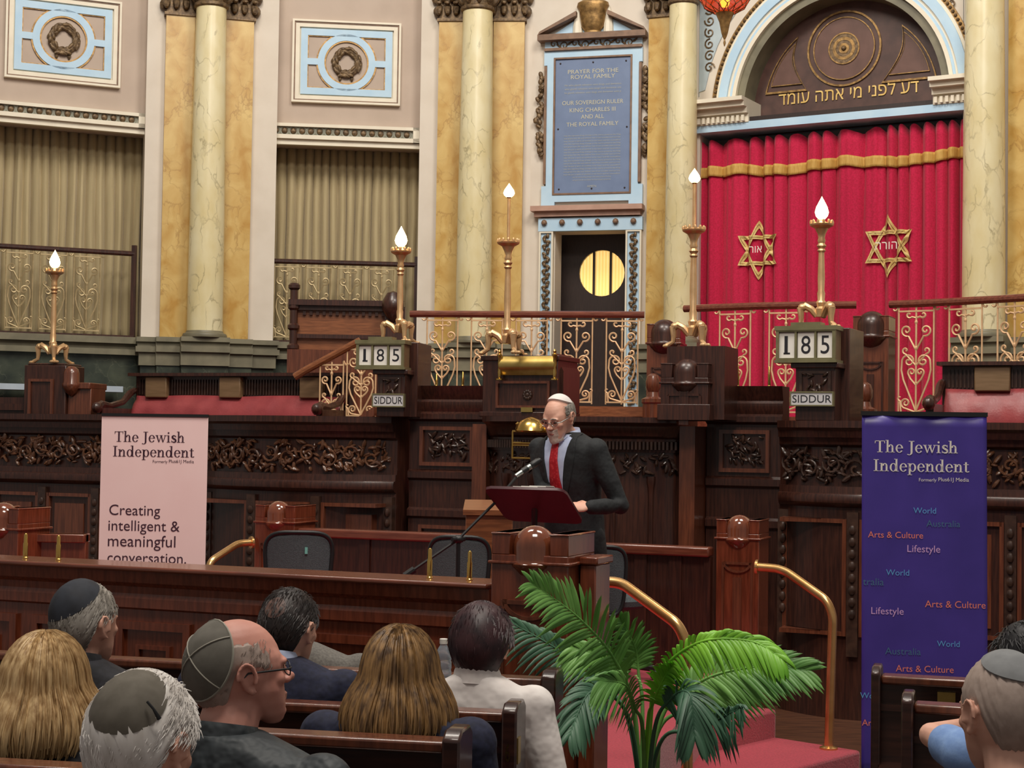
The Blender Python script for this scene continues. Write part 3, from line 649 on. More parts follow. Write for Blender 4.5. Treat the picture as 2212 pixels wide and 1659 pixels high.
# eternal light
Tl = Thing('eternal_light', 'hanging red glass lantern with a gilt cone below, left of the ark arch', 'lantern', WORLD, tuple(P(1566, 105, 14.5)))
bz = P(1563, 100, 14.5); k = 14.5 / FPX; cx, cy = P(1566, 0, 14.5)[0], 14.5
m = MB(); m.lathe([(.004, 0), (.012, .03), (.006, .06), (.02, .09), (.03, .12), (.05, .22), (.085, .30), (.09, .31), (.04, .32)], (cx, cy, bz[2]), 16); Tl.part('gilt_cone', m, M_gilt)
M_redglass = mat('red_lantern_glass', (150, 40, 14), rough=.3, alpha=.72, emit=(226, 70, 20), estr=.6)
z0 = bz[2] + .30; m = MB(); m.lathe([(.09, 0), (.18, .05), (.235, .14), (.245, .22), (.21, .32), (.12, .40), (.05, .43)], (cx, cy, z0), 24); gl = Tl.part('glass_bowl', m, M_redglass)
m = MB()
for i in range(14):
    for sg in (-1, 1):
        m.tube([(cx + q * math.cos(a), cy + q * math.sin(a), z0 + h) for q, h, a in [(r_ + .004, h_, sg * h_ * 5 + 2 * math.pi * i / 14) for r_, h_ in ((.09, 0), (.18, .05), (.235, .14), (.245, .22), (.21, .32), (.12, .40))]], .004, 4)
Tl.part('lattice', m, M_giltd)
m = MB(); m.lathe([(.03, 0), (.05, .06), (.03, .14), (.008, .2)], (cx, cy, z0 + .06), 12); Tl.part('flame', m, mat('lantern_flame', (255, 190, 80), emit=(255, 150, 50), estr=9))
m = MB(); m.tube([(cx, cy, z0 + .42), (cx, cy, ZTOP + 1.5)], .008, 6); m.lathe([(.06, 0), (.07, .03), (.02, .08)], (cx, cy, z0 + .42), 12); Tl.part('chain', m, M_gilt)
# ================================================================== stage: carved front, pulpit, balustrades, lamps
M_wood = mat('dark_mahogany', (46, 24, 19), (70, 38, 28), 7, stretch=GR, rough=.36, coat=.2, bump=.05)
M_woodm = mat('mid_mahogany', (86, 46, 32), (112, 62, 42), 7, stretch=GR, rough=.28, coat=.35, bump=.05)
M_woodr = mat('red_mahogany', (98, 46, 28), (126, 62, 40), 7, stretch=(9, 9, .9), rough=.25, coat=.4, bump=.04)
M_woodh = mat('red_mahogany_rails', (98, 50, 36), (122, 66, 48), 7, stretch=(.8, 9, 9), rough=.25, coat=.4, bump=.04)
M_ball = mat('polished_mahogany', (104, 54, 34), (128, 70, 46), 5, stretch=(6, 6, 1), rough=.14, coat=.7)
M_woodl = mat('oak_brown', (112, 64, 36), (140, 84, 50), 7, stretch=(1, 9, 9), rough=.4, coat=.15)
M_carve = mat('carved_mahogany', (72, 44, 30), (104, 68, 46), 16, rough=.35, coat=.2)
M_carved = mat('carved_dark_wood', (48, 32, 26), (70, 48, 38), 16, rough=.35, coat=.2)
M_brass = mat('polished_brass', (206, 164, 84), (224, 186, 110), 8, rough=.22, metal=1.0)
M_brassp = mat('pink_brass', (206, 164, 116), (226, 188, 142), 10, rough=.36, metal=.6)
M_brassd = mat('dull_brass', (168, 142, 76), (192, 166, 100), 9, rough=.35, metal=.9)
M_iron = mat('gilded_iron', (208, 168, 126), (224, 188, 146), 12, rough=.45, metal=.2)
M_ironp = mat('aged_gilded_iron', (168, 150, 112), (196, 176, 136), 12, rough=.5, metal=.4)
M_flame = mat('lit_flame_bulb', (255, 226, 170), emit=(255, 206, 140), estr=16)
M_leather = mat('red_leather', (138, 56, 60), (158, 70, 72), 5, rough=.38, bump=.15, bscale=60)
M_tan = mat('tan_wood', (112, 88, 60), (124, 98, 70), 6, stretch=(1, 9, 9), rough=.5)
M_black = mat('black_plastic', (22, 22, 24), rough=.45)
M_pearl = mat('white_card', (226, 222, 214), rough=.6)
M_ink = mat('black_ink', (24, 24, 32), rough=.6)
M_frame = mat('olive_metal', (120, 116, 84), (138, 132, 98), 10, rough=.4, metal=.5)
FS = Fr(P(1270, 900, 12.6), -22)
F = FS; ZS = 1.87; ZW = 2.13                            # ledge of the carved front, top of the taller wall sections
def sweep(m, plan, prof, depth=.3):
    x0, x1 = plan[0][0], plan[-1][0]; rings = []
    for z, e in prof: rings.append([(x0, depth, z)] + [(x, -(o + e), z) for x, o in plan] + [(x1, depth, z)])
    return m.loft(rings)
def bow(x0, x1, off0, off1, n=16): return [(x0 + (x1 - x0) * i / n, off0 + (off1 - off0) * math.sin(math.pi * i / n) ** .8) for i in range(n + 1)]
PROF = [(ZF, 0), (1.25, 0), (1.26, .03), (1.285, .055), (1.32, .06), (1.345, .05), (1.35, .02), (1.40, .015), (1.40, -.01), (1.68, -.01), (1.70, .03), (1.75, .04), (1.75, .07), (1.80, .08), (1.82, .11), (1.87, .11)]
def cabinet(name, label, px0, px1, plan, carve_m, rs, panels=2):
    x0, x1 = plan[0][0], plan[-1][0]; cx = (x0 + x1) / 2
    T = Thing(name, label, 'panelling', F, (cx, 0, ZF), 'carved panelling sections of the stage front')
    m = MB(); sweep(m, plan, PROF); T.part('carcass', m, M_wood, smooth=30)
    rr = random.Random(rs); m = MB(); n = int((x1 - x0) * 130)
    def off(x):
        for (a, oa), (b, ob) in zip(plan, plan[1:]):
            if a <= x <= b: return oa + (ob - oa) * (x - a) / (b - a + 1e-9)
        return plan[-1][1]
    for i in range(n):
        x = rr.uniform(x0 + .04, x1 - .04); s = rr.uniform(.022, .05)
        m.ell((x, -off(x) - rr.uniform(0, .015), rr.uniform(1.43, 1.66)), (s, .022, s * .38), 7, 5, rot=Euler((rr.uniform(-.4, .4), rr.uniform(0, 6.28), rr.uniform(-.5, .5))))
    xx = x0 + .1; s = 1
    while xx < x1 - .1:
        m.tube([(p[0], -off(p[0]) - .02, p[2]) for p in spiral((xx, 1.545 + .02 * s), .075, .015, rr.uniform(0, 6), 1.3 * s, 16)], .010, 6); xx += .17; s = -s
    T.part('carved_frieze', m, carve_m)
    m = MB(); w = (x1 - x0) / panels
    for k in range(panels):
        a, b = x0 + w * k + .06, x0 + w * (k + 1) - .06
        pl = [(a + (b - a) * i / 6) for i in range(7)]
        for zz0, zz1, e in ((1.14, 1.17, .025), (.34, .37, .025)): sweep(m, [(x, off(x)) for x in pl], [(zz0, 0), (zz0, e), (zz1, e), (zz1, 0)], -off(cx) + .02)
        for xe in (a, b): m.box(xe - .015, xe + .015, -off(xe) - .025, -off(xe) + .02, .34, 1.17)
        m.box(a + .07, b - .07, -min(off(a), off(b)) - .012, -off(a) + .05, .42, 1.08)
    T.part('panel_moulding', m, M_woodm)
    m = MB()
    for k in range(panels + 1):
        xe = x0 + w * k; xe = min(max(xe, x0 + .045), x1 - .045); m.box(xe - .04, xe + .04, -off(xe) - .035, -off(xe) + .03, .2, 1.22)
        for q in range(8): m.ell((xe, -off(xe) - .04, .5 + q * .085), (.026, .02, .036), 7, 5)
    T.part('carved_pilaster', m, M_carved)
    return T
X = lambda px: F.x(px, 905)
cabinet('carved_panelling', 'flat carved panelling of the stage front behind the pink banner', 0, 450, [(X(-120), 0), (X(452), 0)], M_carve, 31, 5)
cabinet('carved_panelling', 'bow-fronted carved panelling between the pink banner and the speaker', 540, 862, bow(X(452) + .01, X(862), .03, .30), M_carve, 32, 3)
cabinet('carved_panelling', 'bow-fronted dark carved panelling left of and behind the blue banner', 1690, 2030, bow(X(1686), X(2040), .0, .28), M_carved, 33, 2)
cabinet('carved_panelling', 'flat carved panelling at the right edge beyond the blue banner', 2040, 2300, [(X(2040) + .01, .0), (X(2330), .0)], M_carve, 34, 2)
def tall(name, label, a, b, rs):
    T = Thing(name, label, 'panelling', F, ((a + b) / 2, .1, ZF), 'tall panelled sections beside the pulpit')
    m = MB(); sweep(m, [(a, -.1), (b, -.1)], [(ZF, 0), (1.05, 0), (1.07, .03), (1.12, .03), (1.14, 0), (1.36, 0), (1.38, .03), (1.43, .03), (1.45, 0), (1.84, 0), (1.86, .05), (1.90, .05), (1.92, .015), (1.97, .03), (2.0, .03), (2.02, .01), (2.07, .03), (2.13, .05)]); T.part('carcass', m, M_wood)
    m = MB(); m.rect_ring(a + .1, b - .1, 1.48, 1.80, .03, .075, .11); T.part('upper_panel_moulding', m, M_woodm)
    m = MB(); m.rect_ring(a + .1, b - .1, .4, 1.0, .03, .075, .11); T.part('lower_panel_moulding', m, M_woodm)
    m = MB(); leafage(m, a + .15, b - .15, .1, 1.53, 1.76, int((b - a) * 80), .035, .03, random.Random(rs)); T.part('carved_panel', m, M_carved)
tall('tall_panelling', 'tall dark panelled section between the left number board and the pulpit', X(874) , X(1040), 41)
tall('tall_panelling', 'tall dark panelled section between the pulpit and the right number board', X(1520), X(1686), 42)
# pulpit
a, b = X(1040) + .01, X(1520) - .01; pb = bow(a + .12, b - .12, .12, .42, 24)
T = Thing('pulpit', 'dark bow-fronted wooden pulpit with a thin ledge, behind the speaker', 'pulpit', F, ((a + b) / 2, 0, ZF))
m = MB(); sweep(m, pb, [(ZF, .02), (.1, .02), (.12, 0), (1.62, 0), (1.62, .02), (1.72, .03), (1.74, .06), (1.80, .08), (1.82, .10), (1.84, .17), (1.88, .17)]); T.part('bowed_front', m, M_wood)
m = MB()
for i in range(60):
    u = i / 60; k = min(int(u * 24), 23); f = u * 24 - k; x = pb[k][0] + (pb[k + 1][0] - pb[k][0]) * f; o = pb[k][1] + (pb[k + 1][1] - pb[k][1]) * f
    m.box(x - .008, x + .008, -o - .065, -o, 1.64, 1.70)
T.part('dentils', m, M_carved)
m = MB(); rr = random.Random(44)
for i in range(150):
    u = rr.random(); k = min(int(u * 24), 23); x = pb[k][0]; o = pb[k][1]; s = rr.uniform(.02, .04)
    m.ell((x + rr.uniform(0, .05), -o - .01, rr.uniform(1.46, 1.60)), (s, .02, s * .4), 7, 5, rot=Euler((0, rr.uniform(0, 6.28), 0)))
T.part('carved_band', m, M_carved)
for xe in (a + .06, b - .06):
    m = MB(); m.box(xe - .06, xe + .06, -.20, .3, ZF, 1.82); m.box(xe - .075, xe + .075, -.215, .3, ZF, .1); T.part('corner_post', m, M_woodm)
for k in (3, 7, 12, 17, 21):
    x, o = pb[k]; m = MB(); m.lathe([(.035, .2), (.03, .25), (.02, .3), (.02, .6), (.02, 1.3), (.026, 1.36), (.034, 1.4), (.034, 1.44)], (x, -o - .01, 0), 12); T.part('colonnette', m, M_wood)
# reader's desk on the pulpit
ra, rb = F.x(1042, 840, .1), F.x(1204, 840, .1); rz1 = F.z(1120, 768, .1)
T = Thing('reading_desk', 'dark wooden reading desk with a rosette panel on top of the pulpit', 'desk', F, ((ra + rb) / 2, 0, 1.88))
m = MB(); m.box(ra, rb, -.1, .36, 1.88, rz1); m.box(ra - .02, rb + .02, -.12, .38, 1.88, 1.92); m.box(ra - .015, rb + .015, -.115, .38, rz1 - .04, rz1); bevel(T.part('body', m, M_wood), .006)
m = MB(); m.prism([(rb - .06, 1.92), (rb + .02, 1.92), (rb + .02, rz1 - .12), (rb - .06, rz1 + .02)], -.02, .36); T.part('side_cheek', m, M_wood)
m = MB(); m.rect_ring(ra + .12, rb - .06, 1.95, rz1 - .2, .02, -.118, -.1); T.part('panel_moulding', m, M_woodm)
m = MB(); rx, rz = F.L(1140, 853, .1)
for i in range(10): m.ell((rx + .028 * math.cos(i * .628), -.108, rz + .028 * math.sin(i * .628)), (.014, .012, .014), 7, 5)
m.ell((rx, -.11, rz), (.018, .014, .018), 8, 5); T.part('rosette', m, M_carved)
m = MB(); q0, q1 = F.L(1126, 890, .12), F.L(1151, 880, .12); m.box(q0[0], q1[0], -.13, -.12, q0[1], q1[1]); T.part('brass_plate', m, M_brassd)
# brass book rest
T = Thing('brass_book_rest', 'polished brass book rest with turned uprights on the front of the reading desk', 'book rest', F, (F.x(1136, 815, .16), -.16, F.z(1136, 822, .16)))
l, r_ = F.x(1076, 795, .18), F.x(1195, 795, .18); z0, z1 = F.z(1136, 818, .18), F.z(1136, 766, .18)
m = MB(); n = 8; m.loft([[(l, -.13 - .04 * math.sin(math.pi * i / n), z0 + .03 + (z1 - z0 - .04) * i / n) for i in range(n + 1)] + [(l, -.12, z1 - .01), (l, -.12, z0 + .03)], [(r_, -.13 - .04 * math.sin(math.pi * i / n), z0 + .03 + (z1 - z0 - .04) * i / n) for i in range(n + 1)] + [(r_, -.12, z1 - .01), (r_, -.12, z0 + .03)]]); T.part('curved_plate', m, M_brassd)
for xe in (l, r_):
    m = MB(); m.lathe([(.03, 0), (.03, .012), (.012, .02), (.016, .06), (.011, .1), (.016, .13), (.011, .17), (.02, .19), (.02, .2), (.01, .21), (.014, .225), (.004, .24)], (xe, -.15, z0 - .01), 12); T.part('turned_upright', m, M_brass)
# knobbed newels
def newel(T, F, cx, yf, w, z0, z1, rb, mp, mk, drop=True, panel=True):
    """square post, a ball in a cup with a pendant on its front face, corner uprights at the top"""
    m = MB(); m.box(cx - w / 2, cx + w / 2, yf, yf + w, z0, z1 - rb * .9)
    for sx in (-1, 1):
        xa = cx + sx * (w / 2 - w * .12); m.box(xa - w * .12, xa + w * .12, yf, yf + w, z1 - rb * .92, z1 + rb * .12)
        m.box(xa - w * .13, xa + w * .13, yf - .004, yf + w + .004, z1 + rb * .02, z1 + rb * .12)
    m.box(cx - w / 2 + .02, cx + w / 2 - .02, yf + w * .7, yf + w, z1 - rb * .92, z1 - rb * .1)
    m.box(cx - w / 2 - .012, cx + w / 2 + .012, yf - .012, yf + w + .012, z1 - rb * 1.35, z1 - rb * 1.2); m.box(cx - w / 2 - .02, cx + w / 2 + .02, yf - .02, yf + w + .02, z0, z0 + .12)
    o = T.part('post', m, mp); bevel(o, .008)
    yk = yf + w * .18
    m = MB(); m.lathe([(0, 0), (rb * .2, .01), (rb * .35, rb * .35), (rb * .8, rb * .62), (rb * 1.0, rb * .9), (rb * 1.1, rb * 1.0), (rb * 1.12, rb * 1.12), (rb * 1.0, rb * 1.2), (rb * .98, rb * 1.35), (rb * 1.0, rb * 1.9)] + [(rb * math.cos(t), rb * 1.9 + rb * math.sin(t)) for t in [i * math.pi / 2 / 8 for i in range(1, 9)]], (cx, yk, z1 + rb * .45 - rb * 2.9), 28)
    T.part('ball_finial', m, M_ball if mp is M_woodr else mk, smooth=50)
    if panel:
        m = MB(); zz0, zz1 = z0 + .18, z1 - rb * 3.0
        m.rect_ring(cx - w * .36, cx + w * .36, zz0, zz1, w * .05, yf - .012, yf)
        m.arc_ring(cx, zz1, w * .34, w * .28, yf - .012, yf, math.pi, 2 * math.pi, 14, .7); m.box(cx - w * .1, cx + w * .1, yf - .01, yf, zz0 + .05, zz1 - w * .35)
        T.part('panel_moulding', m, mk)
def ball_newel(name, label, px, py_ball, Y, w, rb, z0, ang, mp, mk, group=None):
    p = P(px, py_ball, Y); Fn = Fr(p, ang); z1 = p[2] - rb * .45
    T = Thing(name, label, 'newel post', Fn, (0, w / 2, z0), group); newel(T, Fn, 0, -w * .18, w, z0, z1, rb, mp, mk); return T, Fn
# iron scroll panel
def scroll_panel_mb(w, h, r=.0065):
    m = MB(); t = lambda pts, rr_=r: m.tube([(p[0], 0, p[-1]) for p in pts], rr_, 5)
    for sg in (-1, 1):
        m.tube([(sg * w / 2, 0, 0), (sg * w / 2, 0, h)], r * .9, 5)
        t([(sg * (w / 2 + .012 * i), h - .006 * i * (5 - i) + .01) for i in range(5)])
        S = lambda c, r0, a0, turns: spiral((sg * c[0] * w, c[1] * h), r0 * w, .02 * w, a0 if sg > 0 else math.pi - a0, turns * sg, 22)
        def join(start, sp): q = [(sg * start[0] * w, 0, start[1] * h)] + sp; t(q)
        join((0, .60), S((.27, .785), .17, -1.9, 1.35)); join((.0, .90), S((.2, .93), .1, -2.5, .8))
        join((.0, .04), [(sg * .2 * w, 0, .2 * h), (sg * .36 * w, 0, .33 * h), (sg * .42 * w, 0, .42 * h)] + S((.21, .50), .20, -.2, 1.4))
        join((.0, .28), [(sg * .16 * w, 0, .34 * h)] + S((.12, .40), .115, -.6, 1.2)); join((.0, .46), S((.30, .60), .1, -1.6, .9))
        join((.0, .03), S((.29, .115), .15, -1.6, 1.5)); join((.42, .02), S((.46, .16), .07, -1.7, .6))
    t([(0, 0), (0, h)]); m.box(-w / 2, w / 2, -r, r, h * .955, h * .955 + r * 1.6); m.box(-w / 2, w / 2, -r, r, h * .015, h * .015 + r * 1.6)
    for z, s in ((.62, .022), (.3, .016), (.47, .016), (.86, .02)): m.ell((0, 0, z * h), (s * .7, s * .6, s), 7, 5)
    return m
_panel_mesh = {}
def add_panel(T, x, z, w, h, M, y=0.0, rot=0.0, name='scroll_panel'):
    key = (round(w, 2), round(h, 2), M.name)
    if key not in _panel_mesh:
        o = mesh_obj(name, scroll_panel_mb(w, h, .0085 if M.name.startswith('aged') else .0088), M, T.o); _panel_mesh[key] = o.data
    else:
        o = bpy.data.objects.new(name, _panel_mesh[key]); COL.objects.link(o); o.parent = T.o
    o.location = (x - T.b[0], y - T.b[1], z - T.b[2]); o.rotation_euler = (0, 0, rot); return o
def balustrade(name, label, pts, zb, zt, pitch, pw, M, mr, group, rail=.032, sill=True, start=.25, sillm=None):
    """pts: plan points (x, y) of the rail in world space"""
    T = Thing(name, label, 'balustrade', WORLD, (sum(p[0] for p in pts) / len(pts), sum(p[1] for p in pts) / len(pts), zb), group)
    m = MB(); m.tube([(p[0], p[1], zt) for p in pts], rail, 10); T.part('handrail', m, mr)
    m = MB()
    for p, q in zip(pts, pts[1:]):
        d = np.array(q) - np.array(p); n_ = np.array([-d[1], d[0]]) / np.linalg.norm(d) * .06
        m.loft([[(p[0] - n_[0], p[1] - n_[1], z) , (p[0] + n_[0], p[1] + n_[1], z), (q[0] + n_[0], q[1] + n_[1], z), (q[0] - n_[0], q[1] - n_[1], z)] for z in (zb - .09, zb)])
    if sill: T.part('sill', m, sillm or mr)
    seg = [math.dist(p, q) for p, q in zip(pts, pts[1:])]; L = sum(seg); s = start
    while s < L - .15:
        r = s; i = 0
        while r > seg[i]: r -= seg[i]; i += 1
        p, q = pts[i], pts[i + 1]; u = r / seg[i]
        add_panel(T, p[0] + (q[0] - p[0]) * u, zb + .02, pw, zt - zb - .05, M, p[1] + (q[1] - p[1]) * u, math.atan2(q[1] - p[1], q[0] - p[0])); s += pitch
    return T
def wp(px, py, Y): p = P(px, py, Y); return (p[0], p[1])
FR = Fr(P(1140, 677, 15), -8)
zt = FR.z(1140, 679); zb = FR.z(1300, 878); pr = [tuple(FR.at(FR.x(px, 680))) for px in (886, 1392)]
balustrade('brass_balustrade', 'gilded scrollwork balustrade with a mahogany rail before the side door', pr, zb, zt, .42, .29, M_iron, M_woodh, 'gilded balustrades of the ark platform', start=.31, sillm=M_woodl)
p2 = [(1478, 676, 14.35), (1520, 676, 14.25), (1575, 668, 14.1), (1640, 661, 13.95), (1740, 659, 13.8), (1850, 660, 13.7)]
balustrade('brass_balustrade', 'gilded scrollwork balustrade curving before the red ark curtain', [wp(*q) for q in p2], 1.93, 2.885, .46, .29, M_iron, M_woodh, 'gilded balustrades of the ark platform', start=.50)
p3 = [(1922, 660, 13.6), (1990, 655, 13.45), (2080, 648, 13.2), (2230, 637, 12.75), (2400, 630, 12.2)]
balustrade('brass_balustrade', 'gilded scrollwork balustrade right of the tall newel at the right of the ark', [wp(*q) for q in p3], 1.93, 2.885, .44, .30, M_iron, M_woodh, 'gilded balustrades of the ark platform', start=.23)
ball_newel('tall_newel', 'tall dark newel with a ball finial between the side door rail and the ark rail', 1436, 690, 14.4, .30, .125, 1.3, -15, M_woodm, M_wood, 'tall newels of the ark rail')
ball_newel('tall_newel', 'tall dark newel with a ball finial before the right part of the ark curtain', 1884, 672, 13.65, .30, .125, 1.3, -24, M_woodm, M_wood, 'tall newels of the ark rail')
for px, py, Y, lab in ((1411, 832, 13.9, 'short turned wooden finial at the foot of the newel by the side door'), (1868, 852, 13.1, 'short turned wooden finial at the foot of the newel before the ark curtain')):
    p = P(px, py, Y); m = MB(); m.lathe([(.09, -.6), (.09, -.16), (.10, -.15), (.10, -.12), (.055, -.10), (.045, -.06), (.062, -.02), (.066, .03), (.05, .08), (.02, .10)], (0, 0, 0), 16)
    T = Thing('turned_finial', lab, 'finial', WORLD, (p[0], p[1], p[2] - .6), 'turned finials'); m.v = [(v[0] + p[0], v[1] + p[1], v[2] + p[2]) for v in m.v]; T.part('turning', m, M_woodm)
m = MB(); m.box(-6.0, 4.9, -.75, .15, 1.05, 1.92, ); 
m = MB(); q = [wp(880, 700, 14.9), wp(1400, 700, 14.8), wp(1640, 700, 13.85), wp(1850, 700, 13.6), wp(2420, 700, 12.1), wp(2420, 700, 15.5), wp(2080, 700, 16.2), wp(1500, 700, 17.4), wp(880, 700, 18)]
m.loft([[(p[0], p[1], z) for p in q] for z in (ZF, zb - .09)]); struct('floor_ark_platform', m, M_woodm, label='raised platform before the ark', cat='floor')
m = MB(); m.loft([[(p[0], p[1], z) for p in [tuple(F.at(X(-120), -.5)), tuple(F.at(X(2330), -.5)), wp(2420, 700, 12.4), wp(1850, 700, 13.8), wp(1640, 700, 14.1), wp(1400, 700, 15.0), wp(880, 700, 16.6), wp(-150, 700, 16.4)]] for z in (ZF, 1.25)]); struct('floor_stage', m, M_floor, label='carpeted stage floor', cat='floor')
# balcony rails before the olive curtains
for FF, pxs, py, lab in ((FA, (-60, 289), 538, 'old gilt balcony rail before the left olive curtain'), (FB, (586, 900), 568, 'old gilt balcony rail before the right olive curtain, behind the carved seat')):
    xs = [FF.x(q_, 600, -.12) for q_ in pxs]; zt_ = FF.z(sum(pxs) / 2, py, -.12)
    pts = [tuple(FF.at(x, -.12)) for x in xs]
    T = balustrade('balcony_rail', lab, pts, ZB + .02, zt_, .345, .27, M_ironp, M_wood, 'balcony rails of the apse', rail=.028, start=.17 if FF is FB else .12, sillm=M_wood)
    for p_, q_ in zip(pts, ('end_post', 'end_post')):
        m = MB(); m.box(p_[0] - .025, p_[0] + .025, p_[1] - .025, p_[1] + .025, ZB - .07, zt_ + .09); T.part(q_, m, M_wood)
# ---- gilded lamp standards
def lamp(label, px, py_dish, Y, z_base, rod=False, s=1.0):
    p = P(px, py_dish, Y); cx, cy, zd = p; H = zd - z_base
    T = Thing('lamp_standard', label, 'lamp', WORLD, (cx, cy, z_base), 'gilded lamp standards')
    m = MB(); hb = .17 * s
    m.lathe([(.04 * s, hb * .55), (.045 * s, hb * .9), (.03 * s, hb), (.038 * s, hb + .03), (.026 * s, hb + .05), (.03 * s, hb + .10), (.024 * s, hb + .12), (.027 * s, H * .5), (.021 * s, H - .20 * s), (.032 * s, H - .185 * s), (.022 * s, H - .17 * s), (.036 * s, H - .15 * s), (.024 * s, H - .13 * s), (.03 * s, H - .11 * s), (.024 * s, H - .09 * s), (.03 * s, H - .06 * s), (.05 * s, H - .02 * s)], (cx, cy, z_base), 16)
    T.part('stem', m, M_brassp)
    m = MB(); m.lathe([(.05 * s, -.02), (.085 * s, 0), (.09 * s, .012), (.082 * s, .018), (.07 * s, .008), (.01, .006)], (cx, cy, zd), 20)
    for i in range(12): m.ell((cx + .08 * s * math.cos(i * .5236), cy + .08 * s * math.sin(i * .5236), zd + .025), (.012, .012, .02), 6, 4)
    T.part('drip_pan', m, M_brassp)
    for i in range(3):
        a = -math.pi / 2 + .35 + i * 2.094; dx, dy = math.cos(a), math.sin(a)
        m = MB(); m.tube([(cx + dx * q * s, cy + dy * q * s, z_base + z * s) for q, z in ((.03, .10), (.07, .15), (.115, .175), (.15, .15), (.145, .09), (.15, .045), (.19, .02), (.215, .012))], [.024 * s, .027 * s, .03 * s, .029 * s, .02 * s, .016 * s, .02 * s, .012 * s], 8)
        for k in (-1, 0, 1): m.ell((cx + dx * .205 * s - dy * .022 * k, cy + dy * .205 * s + dx * .022 * k, z_base + .014), (.022, .016, .014), 7, 5)
        m.ell((cx + dx * .135 * s, cy + dy * .135 * s, z_base + .165 * s), (.034 * s, .034 * s, .03 * s), 8, 6)
        T.part('beast_leg', m, M_brassp)
    zf_ = zd + .03
    if rod:
        m = MB(); m.lathe([(.012, 0), (.012, rod - .02), (.02, rod - .01), (.02, rod)], (cx, cy, zd + .01), 10); T.part('candle_tube', m, M_brassp); zf_ = zd + rod
    else:
        m = MB(); m.lathe([(.03, 0), (.03, .02), (.018, .03), (.018, .055)], (cx, cy, zd + .005), 10); T.part('bulb_socket', m, M_trim); zf_ = zd + .05
    m = MB(); hf = .17 if not rod else .11; rf = .052 if not rod else .045
    m.lathe([(rf * .45, 0), (rf * .85, hf * .14), (rf, hf * .3), (rf * .82, hf * .52), (rf * .42, hf * .76), (rf * .14, hf * .92), (.001, hf)], (cx, cy, zf_), 14); T.part('flame_bulb', m, M_flame)
zp = lambda px, py, Y: P(px, py, Y)[2]
lamp('gilded lamp standard with a lit flame bulb at the far left of the stage', 118, 590, 15.3, zp(112, 786, 15.3))
lamp('gilded lamp standard with a lit flame bulb rising behind the left number board', 866, 546, 13.3, zp(866, 742, 13.3), s=.95)
lamp('gilded lamp standard with a candle tube on the reading desk', 1098, 527, 12.72, rz1 + .002, rod=.37)
lamp('gilded lamp standard with a candle tube at the left edge of the ark curtain', 1499, 500, 12.2, zp(1499, 752, 12.2), rod=.37)
lamp('gilded lamp standard with a lit flame bulb between the two gold stars', 1775, 488, 12.0, zp(1775, 712, 12.0))
# pedestals for the lamps
T, Fn = ball_newel('lamp_pedestal', 'dark knobbed pedestal under the lamp left of the ark curtain', 1484, 775, 11.95, .36, .105, 1.86, -22, M_wood, M_wood)
m = MB(); zt_ = zp(1499, 752, 12.2) ; m.box(-.16, .28, .02, .42, 1.87, zt_); T.part('lamp_block', m, M_wood)
T = Thing('bench_end', 'dark carved bench end with a knob under the far left lamp', 'bench end', Fr(P(118, 850, 15.2), -10), (0, 0, 1.25))
Fb = T.F; m = MB(); zt_ = zp(112, 786, 15.3); a_, b_ = Fb.x(62, 850), Fb.x(152, 850); m.box(a_, b_, -.1, .3, 1.25, zt_ - .02); m.box(a_ + .02, b_ - .02, -.08, .28, zt_ - .02, zt_); bevel(T.part('post', m, M_wood), .01)
m = MB(); m.box(b_ + .001, Fb.x(203, 850), -.06, .26, 1.25, zt_ - .22); m.box(Fb.x(150, 850), Fb.x(203, 850), -.09, .29, zt_ - .24, zt_ - .18); bevel(T.part('side_post', m, M_woodm), .008)
m = MB(); kx = Fb.x(163, 805); m.lathe([(.0, -.2), (.05, -.16), (.085, -.1), (.085, -.08), (.075, -.06), (.075, .02), (.06, .06), (.03, .085), (0, .09)], (kx, -.08, Fb.z(163, 812)), 18); T.part('knob', m, M_woodm)
m = MB(); m.rect_ring(a_ + .05, b_ - .12, 1.4, zt_ - .15, .025, -.12, -.1); T.part('panel_moulding', m, M_woodm)
m = MB(); m.box(Fb.x(-90, 870), a_, -.02, .25, 1.25, zp(30, 858, 15.2)); 
for k in range(4): m.box(Fb.x(-90, 870), a_, -.05, .25, 1.55 + k * .12, 1.61 + k * .12)
one('low_screen', 'low dark moulded screen at the left edge beside the bench end', 'screen', m, M_wood, Fb, (-.8, 0, 1.25))
m = MB(); zl = FA.z(130, 838, .2); m.box(FA.x(-90, 840, .2), FA.x(262, 840, .2), -.30, -.0, zl - .03, zl + .03); struct('trim_ledge', m, mat('pale_blue_ledge', (176, 190, 204), (190, 202, 214), 6, rough=.25), FA, label='pale blue ledge on the green dado at the far left', cat='trim')  # narrow ledge coloured pale blue along its whole length
